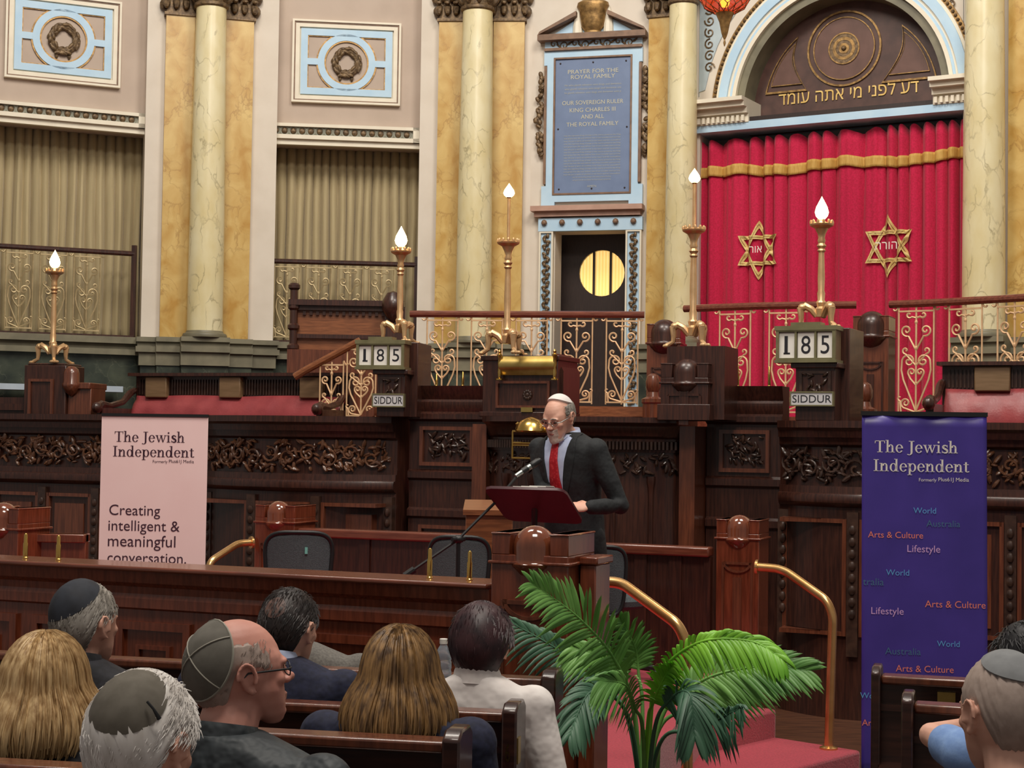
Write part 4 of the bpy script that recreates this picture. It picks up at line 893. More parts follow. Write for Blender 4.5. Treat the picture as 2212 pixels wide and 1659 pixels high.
# ---- number boards with slips, on posts
def board(label_b, label_p, label_s, bx, post, sign, Y, ang, lampbase):
    Fq = Fr(P((bx[0] + bx[2]) / 2, bx[3], Y), ang)
    x0, x1 = Fq.x(bx[0], bx[3]), Fq.x(bx[2], bx[3]); z0, z1 = Fq.z((bx[0] + bx[2]) / 2, bx[3]), Fq.z((bx[0] + bx[2]) / 2, bx[1]); w = x1 - x0; h = z1 - z0
    a_, b_ = Fq.x(post[0], bx[3] + 40), Fq.x(post[1], bx[3] + 40)
    T = Thing('sign_post', label_p, 'post', Fq, ((a_ + b_) / 2, .1, ZS), 'posts of the number boards')
    m = MB(); m.box(a_, b_, .03, .33, ZS, z0 - .012); m.box(a_ - .03, b_ + .03, .0, .36, z0 - .05, z0 - .012); 
    if lampbase: m.box(a_, b_ + .06, .20, .62, ZS, lampbase)
    bevel(T.part('post', m, M_wood), .006)
    m = MB(); m.rect_ring(a_ + .03, b_ - .03, z0 - .3, z0 - .07, .02, .018, .03); leafage(m, a_ + .04, b_ - .04, .03, z0 - .29, z0 - .08, 22, .03, .02, random.Random(3)); T.part('carving', m, M_carved)
    T = Thing('number_board', label_b, 'number board', Fq, ((x0 + x1) / 2, 0, z0), 'number boards')
    m = MB(); m.box(x0 + .004, x1 - .004, .0, .15, z0 + .004, z1 - .004); case = T.part('case', m, M_tan)
    m = MB(); e = .022; m.rect_ring(x0, x1, z0, z1, e, -.03, .0)
    for k in (1, 2): xx = x0 + w * k / 3; m.box(xx - .008, xx + .008, -.025, .0, z0, z1)
    m.box(x0 - .01, x1 + .01, -.035, .16, z1 - .012, z1 + .02); m.box(x0 + w * .25, x1 - w * .25, -.03, .1, z1 + .02, z1 + .045); m.box(x0 - .01, x1 + .01, -.035, .16, z0 - .012, z0 + .008); T.part('frame', m, M_frame)
    for k, dgt in enumerate('185'):
        xa, xb = x0 + w * k / 3 + .012 + (e - .012 if k == 0 else 0), x0 + w * (k + 1) / 3 - .012 - (e - .012 if k == 2 else 0)
        m = MB(); m.box(xa, xb, -.012, .0, z0 + e, z1 - e - .005); c = T.part('card', m, M_pearl)
        m = MB(); q = (xb - xa) * (.24 if dgt != '1' else .38); put_text(m, dgt, xa + q * .9, xb - q * (.9 if dgt != '1' else 1.15), z0 + e + .03, z1 - e - .03, -.0135, .035 if dgt != '1' else .0)
        if dgt == '1': m.box(xa + q * .75, xb - q * .75, -.0135, -.0125, z0 + e + .028, z0 + e + .04)
        T.sub('digit', m, M_ink, c, smooth=0, fix=False)
    s0, s1 = Fq.x(sign[0], sign[3]), Fq.x(sign[2], sign[3]); y0, y1 = Fq.z(sign[0], sign[3]), Fq.z(sign[0], sign[1])
    T = Thing('siddur_sign', label_s, 'sign', Fq, ((s0 + s1) / 2, 0, y0), 'white paper signs')
    m = MB(); m.box(s0, s1, -.010, .026, y0, y1); c = T.part('paper', m, mat('grey_paper', (196, 194, 196), rough=.7) if 'grey_paper' not in MATS else MATS['grey_paper'])
    m = MB(); m.rect_ring(s0 - .008, s1 + .008, y0 - .008, y1 + .008, .01, -.015, .028); T.part('holder', m, M_frame)
    m = MB(); put_text(m, 'SIDDUR', s0 + .012, s1 - .008, y0 + .018, y1 - .018, -.0115, .0); T.sub('lettering', m, M_ink, c, smooth=0, fix=False)
board('white number board reading 185 on a post left of the pulpit', 'dark carved post under the left number board', 'paper sign reading SIDDUR on the post left of the pulpit', (771, 740, 874, 795), (812, 872), (806, 852, 872, 877), 12.95, -12, zp(866, 742, 13.3))
board('white number board reading 185 on a post before the red ark curtain', 'dark carved post under the right number board', 'paper sign reading SIDDUR on the post before the ark curtain', (1678, 710, 1806, 780), (1716, 1802), (1709, 848, 1799, 875), 11.7, -26, zp(1775, 712, 12.0))
# ---- benches with red leather backs
def settee(name, label, Fs, pxl, pxr, pyt, pys, pyb, pads, arm, end_px):
    xa, xb = Fs.x(pxl, pys), Fs.x(pxr, pys); zt = Fs.z((pxl + pxr) / 2, pyt); zs_ = Fs.z((pxl + pxr) / 2, pys); z0 = 1.25
    T = Thing(name, label, 'bench', Fs, ((xa + xb) / 2, 0, z0), 'stage benches with red leather backs')
    m = MB(); m.box(xa, xb, .12, .2, z0, zt - .03); m.box(xa - .03, xb + .03, .02, .24, zt - .03, zt); T.part('back_board', m, M_wood)
    m = MB(); x = xa + .05
    while x < xb - .05: m.box(x, x + .012, .10, .12, zs_ + .02, zt - .06); x += .03
    T.part('reeding', m, M_carved)
    for q0, q1 in pads:
        m = MB(); m.box(Fs.x(q0, pys), Fs.x(q1, pys), .05, .12, zs_ - .01, zt - .035); bevel(T.part('backrest_pad', m, M_tan), .01)
    def cu(u, v):
        x = xa + .03 + (xb - xa - .06) * u; t = v
        return (x, .10 - .09 * math.sin(math.pi * min(1, t * 1.1)) ** .6 - .006 * math.sin(x * 26) * math.sin(math.pi * t), z0 + .42 + (zs_ - z0 - .42) * t + .012 * abs(math.sin(x * 3.2)) * t)
    m = MB(); m.grid(cu, 60, 10); solid(T.part('leather_back', m, M_leather, smooth=60), .02)
    m = MB(); m.box(xa, xb, -.45, .1, z0 + .36, z0 + .42); m.box(xa, xb, -.45, -.40, z0, z0 + .36); T.part('seat', m, M_leather)
    for e in arm:
        x = xa if e < 0 else xb; m = MB()
        m.tube([(x, .1, zs_ + .06), (x, .02, zs_ + .03), (x, -.1, zs_ - .06), (x, -.3, zs_ - .10), (x, -.44, zs_ - .09), (x, -.5, zs_ - .12), (x, -.5, zs_ - .17)], [.03, .035, .03, .03, .04, .045, .03], 8); m.box(x - .03, x + .03, -.46, .15, z0, zs_ - .12); m.ell((x, -.5, zs_ - .12), (.05, .06, .055), 10, 7)
        T.part('scroll_arm', m, M_wood)
    return T
FL = Fr(P(510, 860, 15.05), -21)
settee('leather_bench', 'long wooden bench with a red leather back and tan pads above the pink banner', FL, 278, 742, 805, 857, 905, ((306, 352), (466, 512), (640, 690)), (1, -1), 0)
FL2 = Fr(P(2110, 840, 12.6), -24)
settee('leather_bench', 'wooden bench with a dull red leather back above the blue banner', FL2, 2030, 2330, 780, 842, 905, ((2102, 2180),), (-1,), 0)
# ---- carved stall and stair rail
Fc = Fr(P(745, 720, 16.1), 2); zz = lambda py: Fc.z(750, py)
T = Thing('carved_stall', 'brown wooden stall with a dark cornice and knob before the right olive curtain', 'stall', Fc, (0, 0, 1.25))
a_, b_ = Fc.x(628, 720), Fc.x(868, 720)
m = MB(); m.box(a_ + .06, b_, .0, .06, 1.25, zz(668)); T.part('back_panel', m, M_woodl)
m = MB(); m.box(a_ - .02, b_ + .02, -.1, .1, zz(662), zz(650)); m.box(a_, b_, -.05, .08, zz(672), zz(662)); m.box(a_ + .04, b_, -.05, .02, zz(728) - .02, zz(728) + .02); T.part('cornice', m, M_wood)
m = MB(); x = a_ + .12
while x < b_ - .08: m.box(x, x + .03, -.03, 0, zz(682), zz(674)); x += .065
T.part('dentils', m, M_wood)
m = MB(); m.box(a_ + .02, b_ + .02, -.5, .0, 1.25, zz(762)); T.part('seat_front', m, M_woodm)
m = MB()
for k in range(4): m.lathe([(.04, 0), (.04, .14), (.06, .16), (.06, .19), (.04, .21)], (a_ + .03, -.04, zz(790) + k * .2), 10)
T.part('turned_post', m, M_wood)
m = MB(); xe = Fc.x(850, 700); m.box(xe - .08, xe + .12, -.18, .06, 1.25, zz(664)); m.lathe([(0, 0), (.06, .06), (.11, .14), (.11, .2), (.095, .24), (.06, .3), (0, .32)], (xe, -.2, zz(700)), 16); T.part('end_post', m, M_wood)
Fsr = Fr(P(760, 800, 14.6), -12)
T = Thing('stair_balustrade', 'sloping wooden stair rail with a gilded scroll panel left of the number board', 'balustrade', Fsr, (0, 0, 1.25))
r0, r1 = Fsr.L(660, 800), Fsr.L(778, 736)
m = MB(); m.tube([(r0[0] - .1, 0, r0[1] - .06), (r0[0], 0, r0[1]), (r1[0], 0, r1[1])], .035, 10); T.part('handrail', m, M_woodl)
zb_ = Fsr.z(780, 902); add_panel(T, Fsr.x(780, 840), zb_, .27, Fsr.z(780, 740) - zb_ - .04, M_iron); add_panel(T, Fsr.x(716, 840), zb_ - .25, .22, Fsr.z(716, 770) - zb_ + .2, M_iron)
m = MB(); m.prism([(Fsr.x(740, 912), zb_ - .1), (Fsr.x(812, 890), zb_ + .1), (Fsr.x(812, 890), zb_ + .02), (Fsr.x(740, 912), zb_ - .18)], -.06, .06); T.part('string', m, M_woodm)
# brass uprights on the tall wall sections
def spike(px, py_top, F_, off, z0, lab, h=None, grp='brass uprights on the panelling'):
    x, zt_ = F_.L(px, py_top, off); h = h or zt_ - z0
    T = Thing('brass_upright', lab, 'upright', F_, (x, -off, z0), grp)
    m = MB(); m.lathe([(.014, 0), (.014, .004), (.011, .008), (.011, h * .6), (.0085, h * .64), (.008, h - .006), (.004, h)], (x, -off, z0), 10); T.part('rod', m, M_brass)
spike(943, 808, FS, -.12, ZW, 'small brass upright by the left number board, the left of two on the tall panelling', grp=None)
spike(1000, 803, FS, -.12, ZW, 'small brass upright on the tall panelling beside the reading desk', grp=None)
spike(1594, 790, FS, -.12, ZW, 'small brass upright on the tall panelling right of the pulpit, before the red curtain', grp=None)
spike(1662, 792, FS, -.12, ZW, 'small brass upright on the tall panelling beside the right number board', grp=None)
# brass rack with a domed lamp
Fk = Fr(P(1147, 990, 12.0), -18)
T = Thing('brass_rack', 'open brass rail rack on the pulpit front beside the speaker', 'rack', Fk, (0, 0, Fk.z(1147, 990)))
a_, b_ = Fk.x(1107, 960), Fk.x(1190, 960); z = lambda py: Fk.z(1147, py); m = MB()
for za, zb2 in ((932, 957), (962, 990)):
    m.tube([(a_, 0, z(za)), (b_, 0, z(za)), (b_, 0, z(zb2)), (a_, 0, z(zb2))], .008, 6, closed=True)
for xx in (a_, b_): m.tube([(xx, 0, z(932)), (xx, .0, z(990)), (xx, .16, z(990) - .03)], .008, 6)
T.part('rails', m, M_brass)
m = MB()
for xx in (a_ + .04, b_ - .04): m.lathe([(.015, 0), (.02, .02), (.012, .04), (.02, .055), (.004, .07)], (xx, 0, z(932)), 8)
T.part('finials', m, M_brass)
Tq = Thing('brass_lamp', 'domed polished brass lamp shade above the brass rack', 'lamp', Fk, (0, .0, z(934)))
m = MB(); m.lathe([(.115, 0), (.118, .008), (.105, .05), (.075, .085), (.03, .105), (.006, .112)], (Fk.x(1147, 920), 0, z(934) + .004), 24); Tq.part('dome', m, M_brass)
M_stagebox = None
# ================================================================== the bimah enclosure, steps, banners, chairs, pews, plant
M_black2 = mat('black_mesh_fabric', (62, 70, 74), (76, 84, 88), 160, rough=.75, bump=.3)
M_pinkb = mat('pink_banner_vinyl', (240, 208, 206), (243, 213, 211), 3, rough=.55)
M_blueb = mat('violet_blue_vinyl', (58, 44, 128), (66, 50, 140), 3, rough=.38)
M_plum = mat('plum_ink', (62, 30, 48), rough=.7)
M_alu = mat('grey_aluminium', (120, 122, 128), rough=.35, metal=.8)
M_burg = mat('burgundy_lacquer', (58, 20, 28), (72, 26, 34), 6, rough=.4, coat=.1)
M_steel = mat('brushed_steel', (150, 156, 154), rough=.35, metal=.9)
M_pew = mat('dark_pew_wood', (44, 24, 20), (64, 36, 28), 7, stretch=(.9, 9, 9), rough=.3, coat=.3)
FH = Fr(P(1155, 1240, 6.4), -21.5); F = FH
ZP = .30                                                     # floor of the bimah
zr = FH.z(600, 1236) - .022
# front barrier
xa, xb = FH.x(-120, 1200), FH.x(1066, 1245)
T = Thing('front_barrier', 'long red mahogany barrier wall in front of the speaker and chairs', 'barrier', F, ((xa + xb) / 2, .08, ZF))
m = MB(); pl = [(xa, 0), (xb, 0)]
sweep(m, pl, [(ZF, 0), (zr - .17, 0), (zr - .16, .02), (zr - .12, .02), (zr - .10, .01), (zr - .07, .012), (zr - .05, .04), (zr, .045)], .16); T.part('wall', m, M_woodr, smooth=20)
m = MB(); m.box(xa, xb, -.07, .19, zr, zr + .022); bevel(T.part('top_rail', m, M_woodh), .008)
for k in range(6):
    a = xa + .05 + (xb - xa) * k / 6; b = a + (xb - xa) / 6 - .08
    m = MB(); m.rect_ring(a, b, ZF + .1, zr - .22, .035, -.02, 0); m.rect_ring(a + .10, b - .10, ZF + .2, zr - .32, .018, -.016, 0); T.part('panel', m, M_woodr, smooth=0)
# newel with the big polished ball
T, Fn = ball_newel('ball_newel', 'big red mahogany newel with a polished ball before the speaker', 1156, 1135, 6.3, .315, .083, ZF, -21.5, M_woodr, M_woodm)
m = MB(); xs0, xs1 = Fn.x(1246, 1300), Fn.x(1302, 1300); zt_ = Fn.z(1270, 1206); m.box(.165, .23, .06, .24, ZF, zt_ - .03); m.box(.165, .24, .05, .25, zt_ - .03, zt_); bevel(T.part('side_post', m, M_woodr), .006)
# back newels
ball_newel('ball_newel', 'red mahogany newel with a polished ball right of the speaker', 1598, 1112, 9.9, .265, .083, ZF, -21.5, M_woodr, M_woodm)
ball_newel('ball_newel', 'red mahogany newel with a polished ball behind the left mesh chair', 603, 1082, 11.0, .30, .083, ZF, -21.5, M_woodr, M_woodm)
ball_newel('ball_newel', 'red mahogany newel with a polished ball cut by the left edge of the photo', 8, 1085, 9.6, .30, .09, ZF, -21.5, M_woodr, M_woodm)
for px, Y, lab in ((652, 11.1, 'left'),):
    pass
def rail_wall(name, label, p0, p1, group):
    d = p1 - p0; a = math.degrees(math.atan2(d[1], d[0])); L = math.hypot(d[0], d[1]); Fq = Fr(p0, a); zt = (p0[2] + p1[2]) / 2
    T = Thing(name, label, 'barrier', Fq, (L / 2, 0, ZF), group)
    m = MB(); m.box(0, L, -.05, .07, zt - .06, zt); bevel(T.part('top_rail', m, M_woodh), .012)
    m = MB(); m.box(0, L, 0, .04, ZF, zt - .062)
    for k in range(5): m.box(L * k / 4 - .04 if k else 0, L * k / 4 + .04 if k < 4 else L, -.015, 0, ZF, zt - .062)
    T.part('panel', m, M_wood); return T
rail_wall('rear_barrier', 'low dark barrier with a red rail between the left newel and the speaker', P(650, 1136, 10.95), P(1235, 1166, 10.25), 'rear barriers of the bimah')
rail_wall('rear_barrier', 'low dark barrier with a red rail between the speaker and the right newel', P(1240, 1166, 10.24), P(1536, 1186, 9.9), 'rear barriers of the bimah')
p0 = P(36, 1152, 9.7); q0 = P(186, 1152, 9.7); m = MB(); m.box(p0[0], q0[0], 9.7, 9.76, ZF, p0[2]); m.box(p0[0], p0[0] + .1, 9.66, 9.7, ZF, p0[2] + .13); m.box(p0[0], q0[0], 9.66, 9.8, p0[2] - .05, p0[2]); bevel(one('low_barrier_panel', 'low wooden panel beside the newel at the left edge', 'barrier', m, M_woodr, WORLD, ((p0[0] + q0[0]) / 2, 9.72, ZF)), .006)
m = MB(); m.loft([[(p[0], p[1], z) for p in [tuple(FH.at(xa, -.17)), tuple(FH.at(.28, -.33)), tuple(P(1540, 1300, 9.6)[:2]), tuple(P(1630, 1300, 10.1)[:2]), tuple(P(600, 1100, 11.4)[:2]), tuple(P(-100, 1100, 11.8)[:2])]] for z in (ZF, ZP)]); struct('floor_bimah', m, M_floor, label='carpeted floor of the bimah', cat='floor')
# brass uprights on the front barrier
for px, pt, lab, pb_ in ((56, 1152, 'short brass upright on the front barrier nearest the left edge', 1197), (127, 1156, 'short brass upright on the front barrier left of the pink banner', 1201), (929, 1184, 'short brass upright on the front barrier left of the right mesh chair', 1240), (1015, 1190, 'short brass upright on the front barrier before the right mesh chair', 1245)):
    x, zt_ = FH.L(px, pt, -.06); spike(px, pt, FH, -.06, zr + .022, lab, max(.10, zt_ - zr - .022), 'brass uprights on the front barrier' if 0 else None)
# ---- steps with red carpet, to the right
FT = Fr(P(1678, 1532, 9.6), -42)
zs1, zs2 = FT.z(1678, 1532), FT.z(1678, 1602, .0)
T = Thing('carpeted_steps', 'carpeted red steps descending from the bimah behind the palm', 'steps', FT, (-.4, -1.2, ZF))
zt2 = P(1790, 1618, 9.25)[2]
m = MB(); m.box(-.42, 0, -2.7, .0, ZF, zs1); bevel(T.part('upper_step', m, M_floor), .02, 3)
m = MB(); m.box(-.40, .56, -2.7, .0, ZF, zt2); bevel(T.part('lower_step', m, M_floor), .02, 3)
# brass handrails
M_rail = mat('rosy_polished_brass', (208, 158, 98), (224, 180, 122), 8, rough=.25, metal=.85)
def handrail(label, pix, r):
    pts = [Vector(P(*q)) for q in pix]; out = []
    for i, p in enumerate(pts):
        if 0 < i < len(pts) - 1:
            a, b = pts[i - 1], pts[i + 1]; d = min(.07, (p - a).length * .45, (b - p).length * .45)
            A, B = p + (a - p).normalized() * d, p + (b - p).normalized() * d
            out += [A * (1 - t) ** 2 + p * 2 * t * (1 - t) + B * t * t for t in [k / 6 for k in range(7)]]
        else: out.append(p)
    e = out[-1]; T = Thing('brass_handrail', label, 'handrail', WORLD, (e[0], e[1], e[2]), 'brass handrails of the steps')
    m = MB(); m.tube(out, r, 12); T.part('rail', m, M_rail, smooth=60)
    m = MB(); m.lathe([(r * 2, 0), (r * 2, .01), (r * 1.1, .02)], tuple(e), 14); T.part('floor_flange', m, M_rail)
    s0, d0 = out[0], (out[0] - out[1]).normalized(); m = MB(); m.tube([s0, s0 + d0 * .015], r * 1.7, 12); T.part('wall_flange', m, M_rail)
y1 = P(1484, 1372, 6.75); 
handrail('brass handrail coming down from the big ball newel behind the palm', [(1298, 1256, 6.95), (1342, 1259, 6.93), (1466, 1350, 6.72), (1484, 1395, 6.7), (1484, 1395 + int((y1[2] - zt2) * 3500 / 6.72), 6.7)], .024)
handrail('brass handrail with a tall post left of the blue banner', [(1638, 1225, 9.55), (1690, 1229, 9.5), (1786, 1297, 9.28), (1799, 1330, 9.25), (1790, 1618, 9.25)], .026)
handrail('short brass handrail between the pink banner and the left newel', [(541, 1172, 11.0), (514, 1174, 10.95), (452, 1214, 10.7), (448, 1260, 10.7), (448, 1560, 10.7)], .024)
# ---- banners with lettering
SER = {}
def serif(ch):
    """outlines of the few roman letters on the banners: (list of polygons, advance); x-height .48, cap height .7"""
    T_, t = .105, .035; R = lambda x0, x1, y0, y1: [(x0, y0), (x1, y0), (x1, y1), (x0, y1)]
    def bowl(cx, cy, rx, ry, a0=0, a1=2 * math.pi, n=24, th=T_, tn=t):
        q = []
        for i in range(n):
            u, v = a0 + (a1 - a0) * i / n, a0 + (a1 - a0) * (i + 1) / n
            o = lambda w: (cx + rx * math.cos(w), cy + ry * math.sin(w)); j = lambda w: (cx + (rx - th) * math.cos(w), cy + (ry - tn) * math.sin(w))
            q.append([o(u), o(v), j(v), j(u)])
        return q
    X = .48; C = .70
    if ch == 'T': return [R(.26, .26 + T_ * 1.1, 0, C), R(.16, .48, 0, t), R(.02, .61, C - t, C), [(.02, C - .17), (.045, C - .17), (.08, C), (.02, C)], [(.585, C - .17), (.61, C - .17), (.61, C), (.55, C)]], .63
    if ch == 'h': return [R(.07, .07 + T_, 0, .74), R(0, .25, 0, t), R(0, .1, .705, .74), R(.36, .36 + T_, 0, .33), R(.29, .54, 0, t)] + bowl(.31, .30, .155, .18, 0, math.pi * .95), .56
    if ch == 'n': return [R(.07, .07 + T_, 0, X), R(0, .25, 0, t), R(0, .1, X - t, X), R(.36, .36 + T_, 0, .33), R(.29, .54, 0, t)] + bowl(.31, .30, .155, .18, 0, math.pi * .95), .56
    if ch == 'e': return bowl(.24, .24, .22, .25, .15, 2 * math.pi - .55) + [R(.06, .46, .25, .28)], .47
    if ch == 'J': return [R(.14, .14 + T_ * 1.1, .02, C), R(.03, .36, C - t, C)] + bowl(.06, .02, .195, .17, -math.pi * .75, 0.05, 14, T_ * 1.1), .37
    if ch == 'I': return [R(.09, .09 + T_ * 1.1, 0, C), R(0, .30, 0, t), R(0, .30, C - t, C)], .33
    if ch == 'w': return [[(.04, X), (.04 + T_ * 1.1, X), (.28, .0), (.22, 0)], [(.22, 0), (.27, 0), (.40, .42), (.36, .42)], [(.33, X), (.33 + T_ * 1.1, X), (.56, 0), (.50, 0)], [(.50, 0), (.55, 0), (.72, X), (.67, X)], R(0, .2, X - t, X), R(.29, .5, X - t, X), R(.60, .77, X - t, X)], .77
    if ch == 'i': return [R(.07, .07 + T_, 0, X), R(0, .25, 0, t), R(0, .1, X - t, X)] + bowl(.12, .64, .06, .06, 0, 2 * math.pi, 14, .06, .06), .27
    if ch == 's':
        pts = [(.34, .40), (.27, .455), (.18, .46), (.10, .41), (.10, .33), (.18, .27), (.27, .22), (.35, .16), (.34, .07), (.26, .02), (.16, .02), (.07, .07)]
        out = []; n = len(pts)
        for i in range(n - 1):
            th = .025 + .05 * math.sin(math.pi * (i + .5) / (n - 1)); p, q = Vector(pts[i]), Vector(pts[i + 1]); d = (q - p).normalized(); nn = Vector((-d.y, d.x)) * th * .8; p, q = p - d * .012, q + d * .012
            out.append([tuple(p - nn), tuple(q - nn), tuple(q + nn), tuple(p + nn)])
        return out + [R(.335, .36, .32, X), R(.04, .065, 0, .15)], .40
    if ch == 'd': return bowl(.23, .235, .21, .25) + [R(.36, .36 + T_, 0, .74), R(.28, .42, .705, .74), R(.4, .54, 0, t)], .56
    if ch == 'p': return bowl(.29, .24, .21, .25) + [R(.07, .07 + T_, -.21, X), R(0, .1, X - t, X), R(0, .26, -.21, -.21 + t)], .53
    if ch == 't': return [R(.09, .09 + T_, .06, .60), R(.0, .30, X - t, X)] + bowl(.225, .09, .135, .09, math.pi, 2 * math.pi - .3, 12, T_), .33
    return [], .26
def put_serif(mb, s, x0, x1, z0, y):
    x = 0; polys = []
    for ch in s:
        pg, adv = serif(ch); polys += [[(p[0] + x, p[1]) for p in q] for q in pg]; x += adv + .015
    k = (x1 - x0) / (x - .03)
    for q in polys: mb.add([(x0 + p[0] * k, y, z0 + p[1] * k) for p in q], [tuple(range(len(q)))])
FBn = lambda px, py, Y, a: Fr(P(px, py, Y), a)
# pink banner
Fp = FBn(335, 900, 12.3, -4); p0, p1 = Fp.x(220, 900), Fp.x(450, 900); zt_ = Fp.z(335, 899); u = lambda px, py: (Fp.x(px, py), Fp.z(px, py))
T = Thing('pink_banner', 'pale pink pull-up banner with plum lettering, left of the chairs', 'banner', Fp, ((p0 + p1) / 2, .05, ZF))
m = MB(); m.box(p0, p1, 0, .004, ZF + .1, zt_); sh = T.part('sheet', m, M_pinkb, smooth=0)
m = MB(); m.box(p0, p1, -.008, .02, zt_ - .005, zt_ + .018); T.part('top_bar', m, M_black)
m = MB(); m.box(p0 - .02, p1 + .02, -.08, .1, ZF + .0, ZF + .1); bevel(T.part('base_cassette', m, M_alu), .02)
m = MB(); m.tube([((p0 + p1) / 2, .03, ZF + .1), ((p0 + p1) / 2, .03, zt_)], .01, 8); T.part('support_pole', m, M_alu)
def L_(mb, s, px0, px1, pyb, fr=Fp, bold=0, serif_=False, y=-.002):
    a, b = fr.x(px0, pyb), fr.x(px1, pyb); z = fr.z((px0 + px1) / 2, pyb)
    if serif_: put_serif(mb, s, a, b, z, y)
    else: put_text(mb, s, a, b, z, None, y, bold)
m = MB(); L_(m, 'The Jewish', 247, 399, 955, serif_=True); L_(m, 'Independent', 244, 419, 987, serif_=True); T.sub('title', m, M_plum, sh, smooth=0, fix=False)
m = MB(); L_(m, 'Formerly', 330, 362, 1000); L_(m, 'Plus61J Media', 365, 419, 1000, bold=.02); T.sub('subtitle', m, M_plum, sh, smooth=0, fix=False)
m = MB(); L_(m, 'Creating', 236, 346, 1113); L_(m, 'intelligent &', 234, 388, 1147); L_(m, 'meaningful', 233, 379, 1181); L_(m, 'conversation.', 232, 402, 1216); T.sub('slogan', m, M_plum, sh, smooth=0, fix=False)
# blue banner, leaning a little
Fb2 = FBn(1995, 897, 9.35, -6); b0, b1 = Fb2.x(1862, 897), Fb2.x(2131, 897); zt_ = Fb2.z(1995, 897); ux = lambda px, py: Fb2.x(px, py)
T = Thing('blue_banner', 'violet-blue pull-up banner with white and coloured words at the right', 'banner', Fb2, ((b0 + b1) / 2, 0, ZF))
lean = .10; yb = lambda z: -lean * (zt_ - z) / (zt_ - ZF)
def bs(u_, v): z = ZF + .08 + (zt_ - ZF - .08) * v; x = b0 + (b1 - b0) * u_; return (x, yb(z) - .006 * math.sin(u_ * 9) * v ** 4 + .004 * math.sin(u_ * 23 + 1) * v ** 6, z)
m = MB(); m.grid(bs, 30, 30); sh = T.part('sheet', m, M_blueb, smooth=60); solid(sh, .003)
m = MB(); m.box(b0 - .005, b1 + .005, -.012, .018, zt_ - .005, zt_ + .02); T.part('top_bar', m, M_black)
m = MB(); m.box(b0 - .02, b1 + .02, -lean - .08, -lean + .1, ZF, ZF + .08); bevel(T.part('base_cassette', m, M_alu), .02)
m = MB(); m.tube([((b0 + b1) / 2, -lean + .03, ZF + .08), ((b0 + b1) / 2, .02, zt_)], .01, 8); T.part('support_pole', m, M_alu)
def B_(mb, s, px0, px1, pyb, bold=0, serif_=False, clip=None):
    z = Fb2.z((px0 + px1) / 2, pyb); o = -yb(z) + .008; a, b = Fb2.x(px0, pyb, o), Fb2.x(px1, pyb, o); z = Fb2.z((px0 + px1) / 2, pyb, o)
    if serif_: put_serif(mb, s, a, b, z, -o)
    else: put_text(mb, s, a, b, z, None, -o, bold)
m = MB(); B_(m, 'The Jewish', 1889, 2069, 978, serif_=True); B_(m, 'Independent', 1887, 2093, 1019, serif_=True); T.sub('title', m, M_pearl, sh, smooth=0, fix=False)
m = MB(); B_(m, 'Formerly', 1985, 2023, 1040); B_(m, 'Plus61J Media', 2027, 2093, 1040, bold=.02); T.sub('subtitle', m, M_pearl, sh, smooth=0, fix=False)
for s, px0, px1, py, c, nm in (('World', 1973, 2022, 1109, (92, 160, 214), 'blue'), ('Australia', 2001, 2074, 1138, (66, 104, 138), 'teal'), ('Arts & Culture', 1875, 1994, 1162, (232, 130, 110), 'coral'), ('Lifestyle', 1960, 2031, 1193, (206, 164, 214), 'lilac'), ('World', 1914, 1964, 1243, (92, 160, 214), 'blue'), ('tralia', 1864, 1909, 1264, (66, 104, 138), 'teal'),
        ('Arts & Culture', 1998, 2129, 1313, (232, 130, 110), 'coral'), ('Lifestyle', 1882, 1952, 1327, (206, 164, 214), 'lilac'), ('World', 2024, 2073, 1397, (92, 130, 196), 'blue'), ('Australia', 1912, 1989, 1414, (66, 104, 138), 'teal'), ('Arts & Culture', 1935, 2060, 1452, (226, 110, 110), 'coral'), ('World', 1858, 1908, 1509, (92, 130, 196), 'blue'), ('Arts & Culture', 1862, 1980, 1569, (226, 110, 110), 'coral'), ('Lifestyle', 1990, 2060, 1560, (206, 164, 214), 'lilac')):
    mm = MATS.get('print_' + nm) or mat('print_' + nm, c, rough=.6); m = MB(); B_(m, s, px0, px1, py); T.sub('printed_word', m, mm, sh, smooth=0, fix=False)
